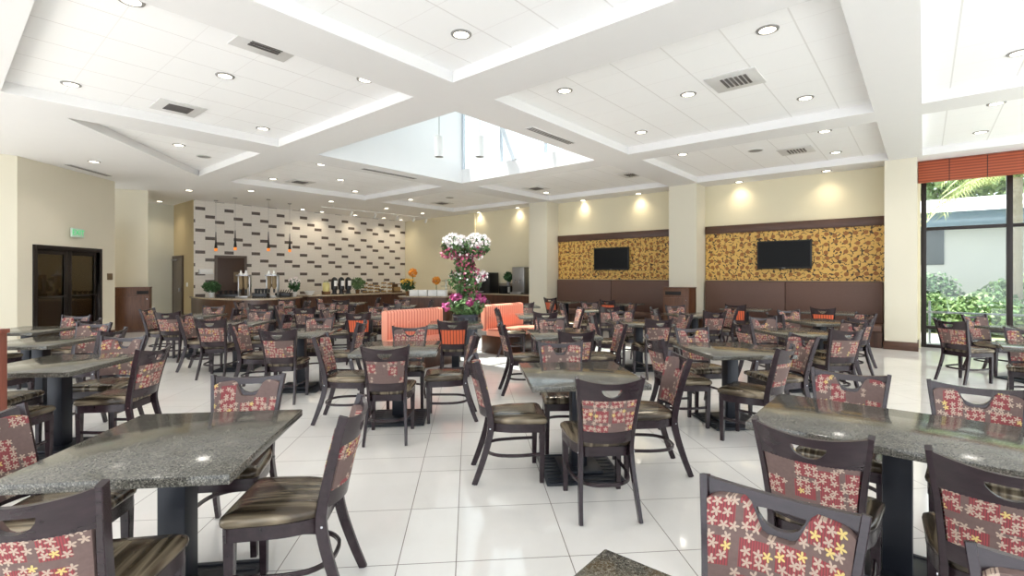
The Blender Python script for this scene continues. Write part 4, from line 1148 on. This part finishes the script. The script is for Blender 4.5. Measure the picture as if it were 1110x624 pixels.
def speaker(x, y, lab, z=COF):
    v_ = on_plane(x, y, z); t = thing('ceiling_speaker', lab, 'speaker', v_, 0, 'round ceiling speakers')
    bm = new_bm(); lathe(bm, [(0.12, -0.002), (0.11, -0.012), (0, -0.014)], seg=28); obj('grille', bm, M['grey_metal'], t)
    bm = new_bm(); lathe(bm, [(0.14, 0), (0.14, -0.008), (0.12, -0.01), (0.12, 0)], seg=28); obj('rim', bm, M['vent_plate'], t)
speaker(221, 169.5, 'round grey ceiling speaker in the triangular coffer at left')
speaker(819, 163, 'round grey ceiling speaker above the right television')
speaker(487.6, 214, 'round grey ceiling speaker in the far corner coffer')
# tube pendants in the skylight
for x, lab in ((476, 'left'), (520, 'right')):
    v_ = on_plane(x, 170, 3.95)
    t = thing('tube_pendant', 'white cylinder pendant hanging inside the skylight, %s one' % lab, 'pendant', v_, 0, 'white tube pendants')
    bm = new_bm(); lathe(bm, [(0.0, 0.01), (0.085, 0.01), (0.09, 0.0), (0.095, 0.0), (0.095, 0.42), (0.02, 0.44)], seg=24); obj('shade', bm, M['white_gloss'], t)
    bm = new_bm(); lathe(bm, [(0.008, 0.43), (0.008, ZT-3.95-0.12)], seg=8); obj('cord', bm, M['grey_metal'], t)
    bm = new_bm(); lathe(bm, [(0.08, 0.0), (0.08, 0.012)], seg=20); obj('diffuser', bm, M['grey_metal'], t)
# amber mini pendants over the curved counter
for i, (x, yt, yb) in enumerate(((234, 217, 272), (255, 214.5, 271), (291, 216, 272), (314, 220.5, 273))):
    v_ = on_plane(x, yt, CEIL); zb = 1.52+(298-yb)/530*v_.y
    t = thing('mini_pendant', 'slim black pendant with amber glass tip over the curved counter, %s of four' % ordn[i if i < 3 else 3].replace('fourth from left', 'rightmost'), 'pendant', (v_.x, v_.y, zb), 0, 'amber tipped mini pendants')
    bm = new_bm(); lathe(bm, [(0.04, 0.0), (0.044, 0.03), (0.034, 0.12), (0.0, 0.13)], seg=16); obj('glass_tip', bm, M['amber'], t)
    bm = new_bm(); lathe(bm, [(0.046, 0.085), (0.038, 0.16), (0.022, 0.3), (0.01, 0.6), (0, 0.61)], seg=16); obj('shade', bm, M['black'], t)
    bm = new_bm(); lathe(bm, [(0.004, 0.6), (0.004, CEIL-zb)], seg=6); obj('cord', bm, M['grey_metal'], t)
    bm = new_bm(); lathe(bm, [(0.06, CEIL-zb-0.02), (0.06, CEIL-zb)], seg=16); obj('canopy', bm, M['grey_metal'], t)
# track light
a, b = on_plane(348, 224, CEIL-0.06), on_plane(465, 236, CEIL-0.06)
tr = thing('track_light', 'white track light rail with small spot heads over the straight buffet counter', 'track light', (0, 0, 0))
bm = new_bm(); sweep(bm, [a, b], rect(0.035, 0.03)); 
for f in (0.1, 0.5, 0.9): v_ = a.lerp(b, f); sweep(bm, [v_, v_+Vector((0, 0, 0.07))], circ(0.012, 6), Vector((0, 1, 0)))
obj('rail', bm, M['white_gloss'], tr)
for f in (0.25, 0.46, 0.67, 0.84, 0.97):
    v_ = a.lerp(b, f)
    bm = new_bm(); sweep(bm, [v_+Vector((0, 0, -0.01)), v_+Vector((0, 0, -0.1))], circ(0.01, 6), Vector((0, 1, 0)))
    d = (AV*0.6+Vector((0, 0, -1))).normalized(); c_ = v_+Vector((0, 0, -0.12))
    sweep(bm, [c_-d*0.06, c_+d*0.1], circ(0.04, 12), Vector((0, 1, 0))); obj('spot_head', bm, M['white_gloss'], tr)

# small condiment sets? light switch and thermostat on the passage wall
bm = new_bm(); bbox(bm, 5.25, 5.272, 17.95, 18.05, 1.15, 1.28, 0.003)
tag(obj('light_switch', bm, M['white_gloss'], rz=RA), 'white light switch plate on the tan passage wall', 'switch')

# ------------------------------------------------------------------ lights
def spot(loc, energy, size=1.5, col=(1, 0.82, 0.55), blend=0.6):
    l = bpy.data.lights.new('downlight_beam', 'SPOT'); l.energy = energy; l.spot_size = size; l.spot_blend = blend; l.color = col; l.shadow_soft_size = 0.1
    o = bpy.data.objects.new('downlight_beam', l); COL.objects.link(o); o.location = (loc.x, loc.y, loc.z-0.03)
    return o
for v_, p, q, nm in LIGHTS:
    if nm in ('the ceiling strip over the back wall', 'the plain ceiling over the buffet'):
        spot(v_, 28 if 'strip' in nm else 34, 2.3, (1, 0.86, 0.64), 1.0)
    elif not (0 < p < 4.5 and 0 < q < 4.5): spot(v_, 48, 2.3, (1, 0.95, 0.88), 0.9)
sun = bpy.data.lights.new('sun', 'SUN'); sun.energy = 11.0; sun.angle = radians(0.6); sun.color = (1, 0.96, 0.9)
so = bpy.data.objects.new('sun', sun); COL.objects.link(so)
d = (NV*0.2 - AV*0.15 + Vector((0, 0, -1))).normalized()
so.rotation_euler = d.to_track_quat('-Z', 'Y').to_euler()
wd = bpy.data.worlds.new('daylight'); SC.world = wd; wd.use_nodes = True
wt = wd.node_tree; bg = wt.nodes['Background']
bg.inputs[0].default_value = (0.88, 0.94, 1.0, 1); bg.inputs[1].default_value = 2.5

# ------------------------------------------------------------------ camera
cam = bpy.data.cameras.new('camera'); co_ = bpy.data.objects.new('camera', cam); COL.objects.link(co_)
co_.location = (0, 0, 1.52); co_.rotation_euler = (pi/2, 0, 0)
cam.sensor_width = 36; cam.lens = 530/1110*36; cam.shift_y = -14/1110.0; cam.clip_start = 0.05; cam.clip_end = 200
SC.camera = co_
SC.view_settings.view_transform = 'Standard'; SC.view_settings.look = 'None'; SC.view_settings.gamma = 1; SC.view_settings.use_curve_mapping = False
SC.view_settings.exposure = 0.4
SC.cycles.use_denoising = True
SC.cycles.max_bounces = 8; SC.cycles.diffuse_bounces = 5; SC.cycles.transparent_max_bounces = 8
SC.cycles.caustics_reflective = False; SC.cycles.caustics_refractive = False
SC.cycles.sample_clamp_indirect = 6.0
